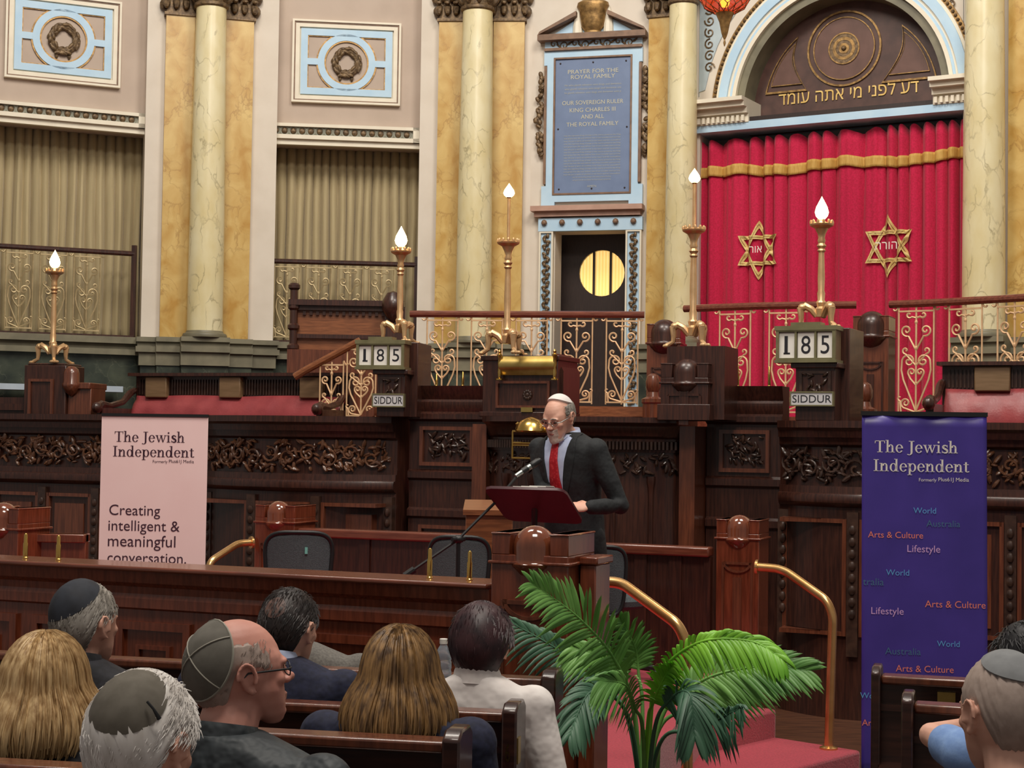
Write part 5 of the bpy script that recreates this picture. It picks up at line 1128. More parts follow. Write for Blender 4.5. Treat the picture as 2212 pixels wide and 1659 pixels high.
# ---- mesh chairs
def chair(label, px0, px1, py0, py1, Y, yaw):
    c = P((px0 + px1) / 2, py0, Y); w = (px1 - px0) / FPX * Y; zt_ = c[2]; Fq = Fr(c, yaw)
    T = Thing('mesh_chair', label, 'chair', Fq, (0, .2, ZP), 'black mesh-back chairs'); h = .40
    def oc(n, s): # rounded trapezoid outline of the back
        pts = []
        for i in range(n):
            a = 2 * math.pi * i / n; ca, sa = math.cos(a), math.sin(a); e = .5
            x = math.copysign(abs(ca) ** e, ca); z = math.copysign(abs(sa) ** e, sa); k = 1 - .18 * (1 - z) / 2
            pts.append((x * w / 2 * k * s, z * h / 2 * s))
        return pts
    yb_ = lambda x: .05 * (1 - (2 * x / w) ** 2)
    n = 40; zc = zt_ - h / 2; m = MB()
    def hw(z): q = min(1, abs(z) / (h / 2 * .97)); return .97 * w / 2 * (1 - .18 * (1 - z / (h / 2)) / 2) * max(0, 1 - q ** 4) ** .25
    m.grid(lambda u, v: ((lambda z: ((lambda x: (x, -yb_(x), zc + z))((u - .5) * 2 * hw(z))))((v - .5) * h * .97)), 24, 24)
    solid(T.part('mesh_back', m, M_black2, smooth=60), .006)
    m = MB(); m.tube([(p[0], -yb_(p[0]), zc + p[1]) for p in oc(n, 1)], .013, 8, closed=True); m.tube([(0, -.05, zc - h / 2), (0, -.03, ZP + .42), (0, .15, ZP + .40)], .022, 8); T.part('back_frame', m, M_black, smooth=60)
    m = MB(); m.lathe([(.0, 0), (.2, .0), (.235, .02), (.24, .05), (.22, .075), (.0, .085)], (0, .24, ZP + .42), 24); T.part('seat', m, M_black2)
    m = MB(); m.lathe([(.03, .09), (.03, .3), (.02, .3), (.02, .43)], (0, .24, ZP), 12)
    for i in range(5): a = i * 1.2566; m.tube([(0, .24, ZP + .1), (.28 * math.cos(a), .24 + .28 * math.sin(a), ZP + .065)], .02, 6)
    T.part('pedestal', m, M_black)
    m = MB()
    for i in range(5): a = i * 1.2566; m.ell((.28 * math.cos(a), .24 + .28 * math.sin(a), ZP + .03), .03, 8, 6)
    T.part('casters', m, M_black); return T
T = chair('black mesh-back chair left of the rail, behind the front barrier', 570, 722, 1149, 1225, 9.0, 6)
m = MB(); m.box(.035, .05, -.06, -.052, T.F.z(665, 1195) , T.F.z(665, 1181)); T.part('maker_tag', m, mat('teal_tag', (120, 190, 180), rough=.5))
chair('black mesh-back chair behind two brass uprights, left of the big ball newel', 924, 1062, 1159, 1243, 8.75, -4)
chair('black mesh-back chair half hidden behind the speaker', 1255, 1356, 1180, 1250, 9.4, -10)
# wooden board desk behind the stand
p0 = P(1006, 1101, 9.4); p1 = P(1108, 1101, 9.4); T = Thing('side_lectern', 'plain tan wooden lectern box behind the music stand', 'lectern', WORLD, ((p0[0] + p1[0]) / 2, 9.6, ZP))
m = MB(); m.box(p0[0], p1[0], 9.4, 9.75, ZP, p0[2] - .03); bevel(T.part('box', m, M_woodl), .006)
m = MB(); m.loft([[(x, 9.38, p0[2] - .03), (x, 9.78, p0[2] + .02), (x, 9.78, p0[2] + .045), (x, 9.38, p0[2])] for x in (p0[0] - .015, p1[0] + .015)]); T.part('sloping_top', m, M_woodl)
# ---- music stand and microphone
A, B_2, C_, D_ = (Vector(P(1043, 1052, 8.25)), Vector(P(1220, 1057, 8.2)), Vector(P(1262, 1130, 8.45)), Vector(P(1096, 1122, 8.5)))
nn = (B_2 - A).cross(D_ - A).normalized(); mid = (A + B_2 + C_ + D_) / 4
T = Thing('music_stand', 'burgundy tilted lectern stand that the speaker reads from', 'lectern', WORLD, (mid.x, mid.y + .05, ZP))
def rq(k):
    cs = [A, B_2, C_, D_]; out = []
    for i, p in enumerate(cs):
        a, b = cs[i - 1], cs[(i + 1) % 4]
        out += [p + (a - p).normalized() * .04, p + (a - p).normalized() * .012 + (b - p).normalized() * .012, p + (b - p).normalized() * .04]
    return [tuple(v + nn * k) for v in out]
m = MB(); m.loft([rq(-.008), rq(.008)]); T.part('desk', m, M_burg)
m = MB(); e = (C_ - D_).normalized(); up = Vector((0, 0, 1)); m.tube([D_ + e * .02 + up * .01 + Vector((0, .03, 0)), C_ - e * .02 + up * .01 + Vector((0, .03, 0))], .012, 6); T.part('ledge', m, M_burg)
m = MB(); m.tube([mid + Vector((0, .02, -.01)), (mid.x, mid.y + .06, mid.z - .1), (mid.x, mid.y + .06, ZP + .04)], .016, 10); m.lathe([(.17, 0), (.17, .012), (.04, .03), (.02, .06)], (mid.x, mid.y + .06, ZP), 24); T.part('pole', m, M_black)
m = MB(); k = (B_2 - A) * .5; pp = A + (B_2 - A) * .45 + (D_ - A) * .12 - nn * 0 ; s_ = 1 if nn.y > 0 else -1
for i in range(3):
    c0 = A + (B_2 - A) * (.36 + .1 * i) + (D_ - A) * .02 + nn * s_ * (.012 + .003 * i); m.loft([[tuple(c0 + (B_2 - A) * u_ + (D_ - A) * v + nn * s_ * w_) for u_, v in ((0, 0), (.3, 0), (.3, .8), (0, .8))] for w_ in (0, .002)])
for i_, q in enumerate([0]): pass
mm_ = mesh_obj('speech_pages', m, M_pearl); mm_['label'] = 'white pages lying on the burgundy lectern stand'; mm_['category'] = 'papers'
mic0, mic1 = Vector(P(1133, 1016, 8.4)), Vector(P(1181, 984, 8.45)); cl = Vector(P(990, 1165, 8.3)); tail = Vector(P(895, 1230, 8.25))
T = Thing('microphone_stand', 'black boom microphone stand reaching up to the speaker', 'microphone stand', WORLD, (cl.x, cl.y, ZP))
m = MB(); m.tube([tail, cl, Vector(P(1070, 1085, 8.36)), mic0 - (mic1 - mic0) * .25], .0075, 8); T.part('boom', m, M_black)
m = MB(); m.tube([tail, tail + (tail - cl).normalized() * .06], .018, 10); T.part('counterweight', m, M_black)
m = MB(); m.tube([cl + Vector((0, .0, .02)), (cl.x, cl.y, ZP + .12)], .011, 8); T.part('upright', m, M_black)
m = MB(); m.ell(tuple(cl), (.03, .022, .022), 10, 7); m.tube([cl + Vector((-.03, -.03, 0)), cl + Vector((.03, .03, 0))], .012, 8); T.part('clutch', m, M_black)
for i in range(3): a = i * 2.094 + .3; m = MB(); m.tube([(cl.x, cl.y, ZP + .16), (cl.x + .3 * math.cos(a), cl.y + .3 * math.sin(a), ZP + .01)], .008, 6); T.part('leg', m, M_black)
d = (mic1 - mic0).normalized(); T = Thing('microphone', 'silver and black microphone on the boom before the red tie', 'microphone', WORLD, tuple(mic0))
m = MB(); m.tube([mic0 - d * .06, mic0 - d * .058, mic0 + d * .0, mic0 + d * .04], [.009, .012, .014, .016], 12); T.part('handle', m, M_steel)
m = MB(); m.tube([mic0 + d * .042, mic0 + d * .05, mic0 + d * .085, mic0 + d * .105, mic0 + d * .11], [.016, .019, .0195, .013, .004], 12); T.part('grille', m, M_black)
m = MB(); m.tube([mic0 - d * .015, mic0 + d * .02], .0175, 12); T.part('clip', m, M_black)
# ---- pews
def pew(label, anchor, Y, ang, px_l, px_r, end_px, num=None, plate=None, right=False, endw=.045, eh=.03):
    p = P(anchor[0], anchor[1], Y); Fq = Fr(p, ang); zt = p[2]; xl_, xr_ = Fq.x(px_l, anchor[1]), Fq.x(px_r, anchor[1] + 10)
    T = Thing('pew', label, 'pew', Fq, ((xl_ + xr_) / 2, .2, ZF), 'dark wooden pews')
    m = MB(); m.box(xl_, xr_, 0, .03, ZF + .1, zt - .03); m.box(xl_, xr_, -.012, 0, zt - .12, zt - .1); T.part('back', m, M_pew)
    m = MB(); m.box(xl_, xr_, -.03, .05, zt - .03, zt); bevel(T.part('top_rail', m, M_woodm), .008)
    m = MB(); m.box(xl_, xr_, .03, .45, .16, .20); m.box(xl_, xr_, .40, .43, ZF, .16); T.part('seat', m, M_pew)
    m = MB(); m.box(xl_, xr_, -.12, 0, zt - .32, zt - .295); T.part('book_ledge', m, M_pew)
    for xe, on in ((xr_, not right), (xl_, right)):
        if not on: continue
        m = MB(); e0, e1 = (xe, xe + endw) if not right else (xe - endw, xe)
        prof = [(-.06, ZF), (.48, ZF), (.48, .3), (.40, .36), (.14, .42), (.09, zt - .1), (.09, zt + eh - .02), (.06, zt + eh), (-.03, zt + eh), (-.06, zt + eh - .02)]
        m.loft([[(x, p_[0], p_[1]) for p_ in prof] for x in (e0, e1)]); bevel(T.part('pew_end', m, M_pew), .006)
        if num:
            m = MB(); zc = Fq.z(1110, 1622); m.loft([[(e1 + .003 if not right else e0 - .003, y_, z_) for y_, z_ in ((-.045, zc - .03), (-.005, zc - .03), (-.005, zc + .045), (-.045, zc + .045))], [(e1 if not right else e0, y_, z_) for y_, z_ in ((-.045, zc - .03), (-.005, zc - .03), (-.005, zc + .045), (-.045, zc + .045))]]); T.part('number_plate', m, M_brassd)
            vs, fs = text_mesh(num, .03); m = MB(); m.add([(e0 + .012 + v[0] * .032, -.0635, zc - .02 + v[1] * .075) for v in vs], fs); T.part('pew_number', m, M_brass, smooth=0, fix=False)
    if plate:
        a, b = Fq.L(plate[0], plate[3], .012), Fq.L(plate[2], plate[1], .012); m = MB(); m.box(a[0], b[0], -.02, -.0, a[1], b[1]); T.part('brass_plate', m, M_brassd)
    return T
pew('dark pew row nearest the barrier, with a water bottle on its ledge', (600, 1437), 5.7, -13, -150, 1176, 1190, endw=.05)
pew('second dark pew row with a numbered end beside the white jacket', (900, 1528), 4.83, -11, -200, 1092, 1100, num='6')
pew('third dark pew row behind the woman in navy', (800, 1590), 4.03, -11, -260, 966, 990)
pew('dark pew row at the lower left corner behind the blonde woman', (50, 1648), 3.63, -11, -300, 330, 0)
pew('dark pew at the right with a small brass plate, before the blue banner', (2000, 1462), 5.5, -17, 1904, 2300, 0, right=True, plate=(2025, 1496, 2064, 1524), endw=.03)
pew('dark pew at the right under the resting elbow', (2040, 1521), 4.9, -17, 1975, 2320, 0, right=True, endw=.035)
# water bottle
pb_ = P(957, 1465, 5.35); T = Thing('water_bottle', 'clear plastic water bottle with a white cap beside the woman with burgundy hair', 'bottle', WORLD, tuple(pb_))
k = 5.35 / FPX; r = 18 * k; M_pet = mat('clear_plastic', (216, 232, 246), rough=.08, trans=.75, alpha=.75); hB = 84 * k
m = MB(); m.lathe([(r * .9, 0), (r, .005), (r, hB * .18), (r * .93, hB * .22), (r, hB * .26), (r, hB * .42), (r * .92, hB * .46), (r, hB * .5), (r * .95, hB * .62), (r * .6, hB * .78), (r * .42, hB * .84), (r * .42, hB * .88)], tuple(pb_), 20); T.part('bottle_body', m, M_pet)
m = MB(); m.lathe([(r * .48, 0), (r * .48, hB * .12), (r * .42, hB * .125)], (pb_[0], pb_[1], pb_[2] + hB * .88), 16); T.part('cap', m, M_pearl)
m = MB(); m.box(pb_[0] - .1, pb_[0] + .1, pb_[1] - .07, pb_[1] + .07, pb_[2] - .022, pb_[2] - .001); m.box(pb_[0] - .09, pb_[0] + .09, pb_[1] + .06, pb_[1] + .3, pb_[2] - .06, pb_[2] - .022); one('pew_shelf', 'small wooden shelf of the front pew under the water bottle', 'shelf', m, M_pew, WORLD, (pb_[0], pb_[1], pb_[2] - .06))
# ---- palm
M_palm = mat('palm_green', (78, 130, 58), (122, 174, 86), 5, rough=.5); M_palmd = mat('palm_dark_green', (40, 76, 58), (70, 112, 84), 5, rough=.5); M_palmb = mat('palm_bright_green', (96, 168, 34), (136, 200, 56), 5, rough=.45); M_stem = mat('palm_stem', (74, 104, 48), (104, 128, 62), 9, rough=.5)
PB = P(1392, 1700, 5.75)
T = Thing('potted_palm', 'tall potted green palm in front of the red carpeted steps', 'plant', WORLD, (PB[0], PB[1], ZF))
m = MB(); m.lathe([(.13, 0), (.16, .02), (.19, .3), (.20, .32), (.20, .36), (.175, .36), (.17, .31)], (PB[0], PB[1], ZF), 24); T.part('pot', m, mat('dark_pot', (52, 44, 40), rough=.5))
m = MB(); m.lathe([(.172, 0), (.1, .03), (0, .035)], (PB[0], PB[1], ZF + .30), 20); T.part('soil', m, mat('soil', (46, 34, 26), (62, 46, 34), 40, rough=.95, bump=.5))
rp = random.Random(77)
def frond(pix, Ys, llen, M, start=.3, n=30, droop=.25, up=.0):
    ctrl = [Vector((PB[0] + rp.uniform(-.03, .03), PB[1] + rp.uniform(-.03, .03), ZF + .33))] + [Vector(P(px, py, Y)) for (px, py), Y in zip(pix, Ys)]
    pts = []; N = len(ctrl) - 1
    for i in range(N):
        p0, p1, p2, p3 = ctrl[max(i - 1, 0)], ctrl[i], ctrl[i + 1], ctrl[min(i + 2, N)]
        for k in range(12):
            t = k / 12; pts.append(.5 * ((2 * p1) + (p2 - p0) * t + (2 * p0 - 5 * p1 + 4 * p2 - p3) * t * t + (3 * p1 - p0 - 3 * p2 + p3) * t ** 3))
    pts.append(ctrl[-1]); L = len(pts)
    m = MB(); m.tube(pts, [.008 * (1 - .8 * i / L) + .001 for i in range(L)], 6)
    i0 = int(L * start)
    for j in range(n):
        f = i0 + (L - 1 - i0) * (j + .5) / n; i = min(int(f), L - 2); p = pts[i].lerp(pts[i + 1], f - i); t = (pts[min(i + 2, L - 1)] - pts[max(i - 1, 0)]).normalized()
        view = (Vector((0, -.8, .45))).normalized(); side = t.cross(view).normalized(); nrm = side.cross(t).normalized()
        u = (j + .5) / n; ll = 1.12 * llen * (math.sin(math.pi * (.12 + .80 * u)) ** .7) * rp.uniform(.88, 1.08)
        for sg in (-1, 1):
            d = (side * sg * (1.0 - .45 * u) + t * (.55 + .6 * u) + nrm * rp.uniform(-.05, .45)).normalized(); w = .0072 + .002 * rp.random()
            q = []; K = 6; wd = d.cross(nrm).normalized()
            for k in range(K + 1):
                s = k / K; c = p + d * ll * s + Vector((0, 0, -1)) * ll * droop * s * s; ww = w * (math.sin(math.pi * (.08 + .92 * s)) ** .6) * (1 if s < 1 else .1)
                q.append((c - wd * ww, c + nrm * ww * .5, c + wd * ww))
            vs = [v for a in q for v in a]; fs = []
            for k in range(K): b = 3 * k; fs += [(b, b + 1, b + 4, b + 3), (b + 1, b + 2, b + 5, b + 4)]
            m.add(vs, fs)
    return T.part('frond', m, M, smooth=70, fix=False)
frond([(1372, 1560), (1330, 1430), (1250, 1335), (1150, 1262)], (5.7, 5.6, 5.5, 5.4), .17, M_palm, .42, 34)
frond([(1365, 1590), (1310, 1480), (1200, 1400), (1075, 1330)], (5.9, 6.0, 6.0, 6.0), .14, M_palmd, .42, 30, .5)
frond([(1388, 1560), (1380, 1460), (1372, 1400), (1340, 1340)], (5.9, 5.95, 5.95, 5.9), .11, M_palm, .55, 20)
frond([(1405, 1560), (1425, 1455), (1510, 1388), (1620, 1385), (1690, 1424)], (5.6, 5.5, 5.4, 5.35, 5.3), .10, M_palmb, .42, 36, .6)
frond([(1420, 1580), (1500, 1480), (1620, 1442), (1745, 1448)], (5.7, 5.7, 5.65, 5.6), .15, M_palm, .42, 32, .25)
frond([(1415, 1600), (1490, 1530), (1580, 1480), (1690, 1440)], (5.8, 5.8, 5.8, 5.8), .14, M_palm, .42, 28, .5)
frond([(1420, 1620), (1500, 1580), (1560, 1550), (1600, 1530)], (5.5, 5.4, 5.3, 5.2), .11, M_palmd, .5, 22, .7)
frond([(1370, 1600), (1320, 1500), (1270, 1500), (1230, 1590)], (5.6, 5.5, 5.4, 5.3), .11, M_palmd, .45, 26, .5)
frond([(1398, 1590), (1410, 1520), (1432, 1470), (1452, 1440)], (5.5, 5.4, 5.35, 5.3), .10, M_palmb, .5, 22, .45)
frond([(1410, 1600), (1450, 1510), (1490, 1500), (1500, 1590)], (5.4, 5.3, 5.2, 5.15), .12, M_palmd, .42, 28, .6)
frond([(1375, 1570), (1340, 1470), (1300, 1420), (1240, 1400)], (5.8, 5.75, 5.7, 5.7), .13, M_palm, .45, 24, .5)
frond([(1390, 1600), (1372, 1530), (1350, 1480), (1300, 1470)], (5.5, 5.4, 5.3, 5.25), .12, M_palm, .45, 24, .6)
m = MB()
for i in range(9): a = rp.uniform(0, 6.28); m.tube([(PB[0] + .03 * math.cos(a), PB[1] + .03 * math.sin(a), ZF + .31), (PB[0] + .05 * math.cos(a), PB[1] + .05 * math.sin(a), ZF + .75 + .2 * rp.random())], [.012, .007], 6)
T.part('stems', m, M_stem)
# ================================================================== people
M_skin = mat('skin', (214, 160, 138), (228, 176, 154), 9, rough=.5, bump=.03, bscale=120)
M_skinr = mat('ruddy_skin', (194, 132, 116), (210, 152, 136), 9, rough=.5, bump=.03, bscale=120)
M_jblack = mat('charcoal_suit_cloth', (24, 27, 30), (32, 35, 38), 90, rough=.8, bump=.6, bscale=7, bdist=.04)
M_jnavy = mat('navy_cloth', (24, 27, 48), (34, 38, 64), 60, rough=.85, bump=.5, bscale=9, bdist=.04)
M_jdark = mat('black_cloth', (20, 20, 26), (30, 30, 38), 60, rough=.8, bump=.6, bscale=8, bdist=.04)
M_jgrey = mat('slate_jacket_cloth', (44, 50, 54), (60, 66, 70), 8, rough=.6, bump=.8, bscale=9, bdist=.05)
M_tweed = mat('grey_tweed', (96, 92, 88), (116, 112, 106), 120, rough=.95, bump=.2)
M_jwhite = mat('white_linen', (226, 218, 214), (236, 230, 226), 12, rough=.85, bump=.6, bscale=7, bdist=.04)
M_shirt = mat('pale_blue_shirt', (188, 200, 232), (198, 210, 238), 40, rough=.8)
M_bluesh = mat('light_blue_shirt', (118, 150, 204), (132, 164, 214), 30, rough=.85, bump=.2)
M_tie = mat('red_tie_silk', (176, 20, 34), (214, 60, 66), 95, rough=.5, lo=.52, hi=.66)
M_hgrey = mat('grey_hair', (112, 106, 98), (160, 154, 146), 30, stretch=(1, 1, .3), rough=.6)
M_hgrey2 = mat('cropped_grey_hair', (156, 138, 128), (170, 152, 142), 60, rough=.6)
M_hwhite = mat('white_hair', (196, 190, 184), (226, 222, 218), 30, stretch=(1, 1, .3), rough=.6)
M_hblond = mat('blonde_hair', (158, 122, 78), (216, 184, 134), 26, stretch=(3, 3, .15), rough=.5)
M_hbrown = mat('highlighted_brown_hair', (84, 60, 38), (164, 126, 78), 20, stretch=(3, 3, .15), rough=.5)
M_hdark = mat('dark_brown_hair', (28, 22, 22), (52, 42, 40), 24, rough=.55)
M_hburg = mat('burgundy_hair', (38, 18, 24), (66, 36, 40), 22, rough=.5)
M_hblack = mat('black_hair', (14, 13, 16), (28, 26, 30), 24, rough=.5)
M_kblack = mat('black_suede', (30, 32, 40), (42, 46, 56), 20, rough=.8)
M_kolive = mat('olive_grey_suede', (92, 86, 76), (106, 100, 90), 30, rough=.85)
M_kgrey = mat('grey_felt', (96, 92, 84), (108, 104, 96), 30, rough=.85)
M_kgrey2 = mat('pale_grey_felt', (120, 122, 124), (132, 134, 136), 30, rough=.85)
M_kwhite = mat('white_satin', (226, 220, 216), rough=.6)
M_lens = mat('clear_lens', (230, 236, 240), rough=.05, trans=.9, alpha=.25)
M_eye = mat('dark_eye', (40, 26, 22), rough=.3)
HC, HR = Vector((0, -.008, .128)), Vector((.077, .101, .106))
def hsurf(d, k=1.0):                                          # point on the skull ellipsoid in direction d
    d = Vector(d).normalized(); s = 1 / math.sqrt((d.x / HR.x) ** 2 + (d.y / HR.y) ** 2 + (d.z / HR.z) ** 2); return HC + d * s * k
def remeshed(name, mb, vox, mat_, parent, smooth_n=4, fac=.5):
    me = bpy.data.meshes.new('t'); me.from_pydata([tuple(v) for v in mb.v], [], mb.f)
    bm = bmesh.new(); bm.from_mesh(me); bmesh.ops.recalc_face_normals(bm, faces=bm.faces); bm.to_mesh(me); bm.free()
    o = bpy.data.objects.new('t', me); COL.objects.link(o)
    r = o.modifiers.new('r', 'REMESH'); r.mode = 'VOXEL'; r.voxel_size = vox
    s = o.modifiers.new('s', 'SMOOTH'); s.iterations = smooth_n; s.factor = fac
    dg = bpy.context.evaluated_depsgraph_get(); dg.update()
    nm = bpy.data.meshes.new_from_object(o.evaluated_get(dg)); bpy.data.objects.remove(o); bpy.data.meshes.remove(me)
    nm.name = name; nm.materials.clear(); nm.materials.append(mat_)
    nm.polygons.foreach_set('use_smooth', [True] * len(nm.polygons))
    q = bpy.data.objects.new(name, nm); COL.objects.link(q)
    if parent is not None: q.parent = parent
    return q
def head_shape(m, M, jaw=1.0):
    rings = []
    for z, w, yf, yb in ((-.004, .020, .080, .05), (.004, .030, .088, .040), (.02, .043, .093, .02), (.045, .054, .093, -.005), (.075, .061, .092, -.025), (.10, .066, .091, -.035), (.128, .0695, .093, -.04), (.15, .069, .089, -.04), (.172, .062, .074, -.04)):
        w *= jaw if z < .08 else 1
        yc = (yf + yb) / 2; hy = (yf - yb) / 2; rings.append([(w * math.copysign(abs(math.cos(a)) ** .8, math.cos(a)), yc + hy * math.copysign(abs(math.sin(a)) ** .85, math.sin(a)), z) for a in [2 * math.pi * k / 20 for k in range(20)]])
    m.loft(rings, M=M); m.ell(HC, HR, 24, 16, M=M)
    E = lambda c, r, rot=None: m.ell(c, r, 10, 7, M=M, rot=rot)
    E((0, .094, .112), (.0095, .013, .028), Euler((.42, 0, 0))); E((0, .112, .092), (.0125, .014, .0115)); 
    for s in (-1, 1):
        E((s * .0115, .102, .087), (.009, .0105, .008)); E((s * .029, .084, .137), (.026, .013, .008), Euler((0, s * .12, 0))); E((s * .043, .066, .098), (.021, .021, .019))
        E((s * .03, .078, .118), (.0135, .011, .0095))
        E((s * .077, -.012, .112), (.006, .02, .032), Euler((.2, 0, s * .35)))
        m.tube([(s * (.077 + .011), -.012 + .021 * math.cos(a) - .005, .115 + .032 * math.sin(a)) for a in [(-.5 + k * .42) for k in range(10)]], .0048, 6, M=M); E((s * .080, -.002, .084), (.006, .009, .009)); E((s * .081, .006, .108), (.006, .005, .008))
    E((0, .094, .058), (.023, .009, .0055)); E((0, .092, .048), (.020, .010, .0068)); E((0, .082, .02), (.022, .018, .016))
def tube_limb(m, pts, rs): m.tube(pts, rs, 12); [m.ell(p, r, 10, 8) for p, r in zip(pts, rs)]
def hand(m, wrist, d, nrm, side, curl=.5, s=1.0):
    """palm and five fingers. d: pointing direction, nrm: back of the hand, side: +1 thumb on d x nrm side"""
    d = Vector(d).normalized(); nrm = Vector(nrm); nrm = (nrm - d * nrm.dot(d)).normalized(); x = d.cross(nrm).normalized() * side; w = Vector(wrist)
    c = w + d * .045 * s
    R = Matrix((x, d, nrm)).transposed().to_4x4(); R.translation = c; m.ell((0, 0, 0), (.040 * s, .05 * s, .017 * s), 12, 8, M=R)
    for i, (off, L) in enumerate(((.027, .072), (.009, .08), (-.009, .075), (-.026, .058))):
        p = w + d * .082 * s + x * off * s; q = [p - d * .02 * s, p]; a = 0
        for k in range(3): a += curl * (.6 + .25 * k); q.append(q[-1] + (d * math.cos(a) - nrm * math.sin(a)) * L * (.42, .33, .25)[k] * s + x * off * .06)
        m.tube(q, [.009 * s, .0092 * s, .0085 * s, .008 * s, .0062 * s], 8)
        m.ell(tuple(q[-1]), .0064 * s, 8, 6)
    b = w + d * .02 * s + x * .03 * s; q = [b - x * .012, b, b + (d * .6 + x * .7 - nrm * .3).normalized() * .035 * s, b + (d * .6 + x * .7 - nrm * .3).normalized() * .035 * s + (d - nrm * .4).normalized() * .03 * s]; m.tube(q, [.012 * s, .0125 * s, .0105 * s, .008 * s], 8); m.ell(tuple(q[-1]), .0082 * s, 8, 6)
TORSO = [(.0, .175, .125, 0), (.12, .17, .125, .0), (.22, .165, .118, .005), (.34, .185, .128, .01), (.44, .20, .125, .005), (.51, .205, .108, -.005), (.55, .175, .09, -.012), (.578, .115, .078, -.02), (.60, .07, .066, -.028)]
def torso_at(z):
    for a, b in zip(TORSO, TORSO[1:]):
        if a[0] <= z <= b[0]: t = (z - a[0]) / (b[0] - a[0]); return [a[i] + (b[i] - a[i]) * t for i in (1, 2, 3)]
    return TORSO[-1][1:]
def ringpts(w, d, yc, z, n=28, e=.8): return [(w * math.copysign(abs(math.cos(a)) ** e, math.cos(a)), yc + d * math.copysign(abs(math.sin(a)) ** e, math.sin(a)), z) for a in [2 * math.pi * k / n for k in range(n)]]
def person(label, loc, yaw, head_yaw=0, head_pitch=0, head_roll=0, lean=(0, 0), s=1.0, bulk=1.0, top=M_jdark, skin=M_skin, vox=.0065, sit=True, arms=None, collar=None, legs=M_jdark, head_off=(0, 0, 0), neck_r=.056, sleeve_end=1.0, jaw=1.0, skirt=False, world_arms=False, leg=.42):
    """root Empty at the hips (seated) ; local +y is where the body faces. Returns (T, head matrix)."""
    root = bpy.data.objects.new('person', None); COL.objects.link(root); root.location = loc; root.rotation_euler = (0, 0, math.radians(yaw)); root.scale = (s, s, s); root.empty_display_size = .1
    root['label'] = label; root['category'] = 'person'
    hp = Vector((lean[0] + head_off[0], lean[1] + head_off[1] + .015, .635 + head_off[2]))
    HM = Matrix.Translation(hp) @ Euler((math.radians(head_pitch), math.radians(head_roll), math.radians(head_yaw)), 'XYZ').to_matrix().to_4x4() @ Matrix.Translation((0, .01, 0))
    sh = lambda z: Vector((lean[0] * (z / .6) ** 1.5, lean[1] * (z / .6) ** 1.5, 0)) if z > 0 else Vector()
    def T3(v): o = sh(v[2]); return (v[0] + o.x, v[1] + o.y, v[2])
    arms = arms or [[(-.2, .0, .50), (-.245, .02, .26), (-.16, .24, .17)], [(.2, .0, .50), (.245, .02, .26), (.16, .24, .17)]]
    arms = [([T3((p[0] * bulk, p[1], p[2])) for p in a[:3]] if not world_arms else [tuple(p) for p in a[:3]]) + list(a[3:]) for a in arms]
    # skin body: head, neck, core, arms and hands as one surface
    m = MB(); head_shape(m, HM, jaw); nb = Vector(T3((0, -.03, .56))); hb = HM @ Vector((0, -.022, .045))
    m.tube([nb - Vector((0, 0, .05)), nb, nb.lerp(hb, .5), hb, HM @ Vector((0, -.03, .09))], [.06, .062, neck_r, neck_r, neck_r * .95], 16)
    m.loft([[T3(v) for v in ringpts(w * .8 * bulk, d * .78, yc, z)] for z, w, d, yc in TORSO[:-1]])
    for a in arms:
        tube_limb(m, [a[0], a[1], tuple(Vector(a[1]).lerp(Vector(a[2]), .95))], [.045, .036, .026])
        f = (Vector(a[2]) - Vector(a[1])).normalized(); hand(m, a[2], a[3] if len(a) > 3 else f, a[4] if len(a) > 4 else (0, 0, 1), a[5] if len(a) > 5 else (1 if a[0][0] < 0 else -1), a[6] if len(a) > 6 else .5)
    remeshed('body', m, vox, skin, root, 3)
    # clothing
    m = MB(); m.loft([[T3(v) for v in ringpts(w * bulk, d * (1 + (bulk - 1) * .5), yc, z)] for z, w, d, yc in TORSO])
    if skirt: m.loft([[T3(v) for v in ringpts(w * bulk, d, yc, z)] for z, w, d, yc in ((-.16, .195, .13, 0), (-.05, .185, .128, 0), (.1, .17, .12, 0))])
    for a in arms:
        e = Vector(a[1]).lerp(Vector(a[2]), .93 * sleeve_end) if sleeve_end > 0 else Vector(a[0]).lerp(Vector(a[1]), .42)
        m.ell(a[0], (.072, .068, .07), 14, 10)
        if sleeve_end > 0: tube_limb(m, [a[0], tuple(Vector(a[0]).lerp(Vector(a[1]), .5)), a[1], tuple(Vector(a[1]).lerp(e, .5)), tuple(e)], [.066, .06, .052, .047, .041])
        else: tube_limb(m, [a[0], tuple(Vector(a[0]).lerp(Vector(a[1]), .5)), tuple(e)], [.066, .06, .056])
    cl = remeshed('jacket', m, .011, top, root, 5)
    if collar is not None:
        m = MB(); c = Vector(T3((0, -.03, .588))); pts = []
        for k in range(22):
            a = 2 * math.pi * k / 22; pts.append((c.x + .07 * math.cos(a), c.y + .012 + .07 * math.sin(a), c.z - .016 * math.sin(a)))
        m.loft([[(p[0] * 1 + (p[0] - c.x) * q, p[1] + (p[1] - c.y) * q, p[2] + dz) for p in pts] for q, dz in ((.16, -.028), (.05, .012), (-.02, .024), (-.10, .012), (-.08, -.03))], caps=False); q = mesh_obj('collar', m, collar, root, smooth=60)
    if sit:
        m = MB()
        for sx in (-1, 1): tube_limb(m, [(sx * .09, 0, .05), (sx * .12, leg, .09)], [.095, .062]); tube_limb(m, [(sx * .12, leg, .09), (sx * .12, leg + .02, -.36)], [.062, .042])
        remeshed('trousers', m, .016, legs, root, 4)
        m = MB()
        for sx in (-1, 1): m.ell((sx * .12, leg + .06, -.40), (.045, .12, .04), 12, 8)
        mesh_obj('shoes', m, M_black, root)
    return root, HM
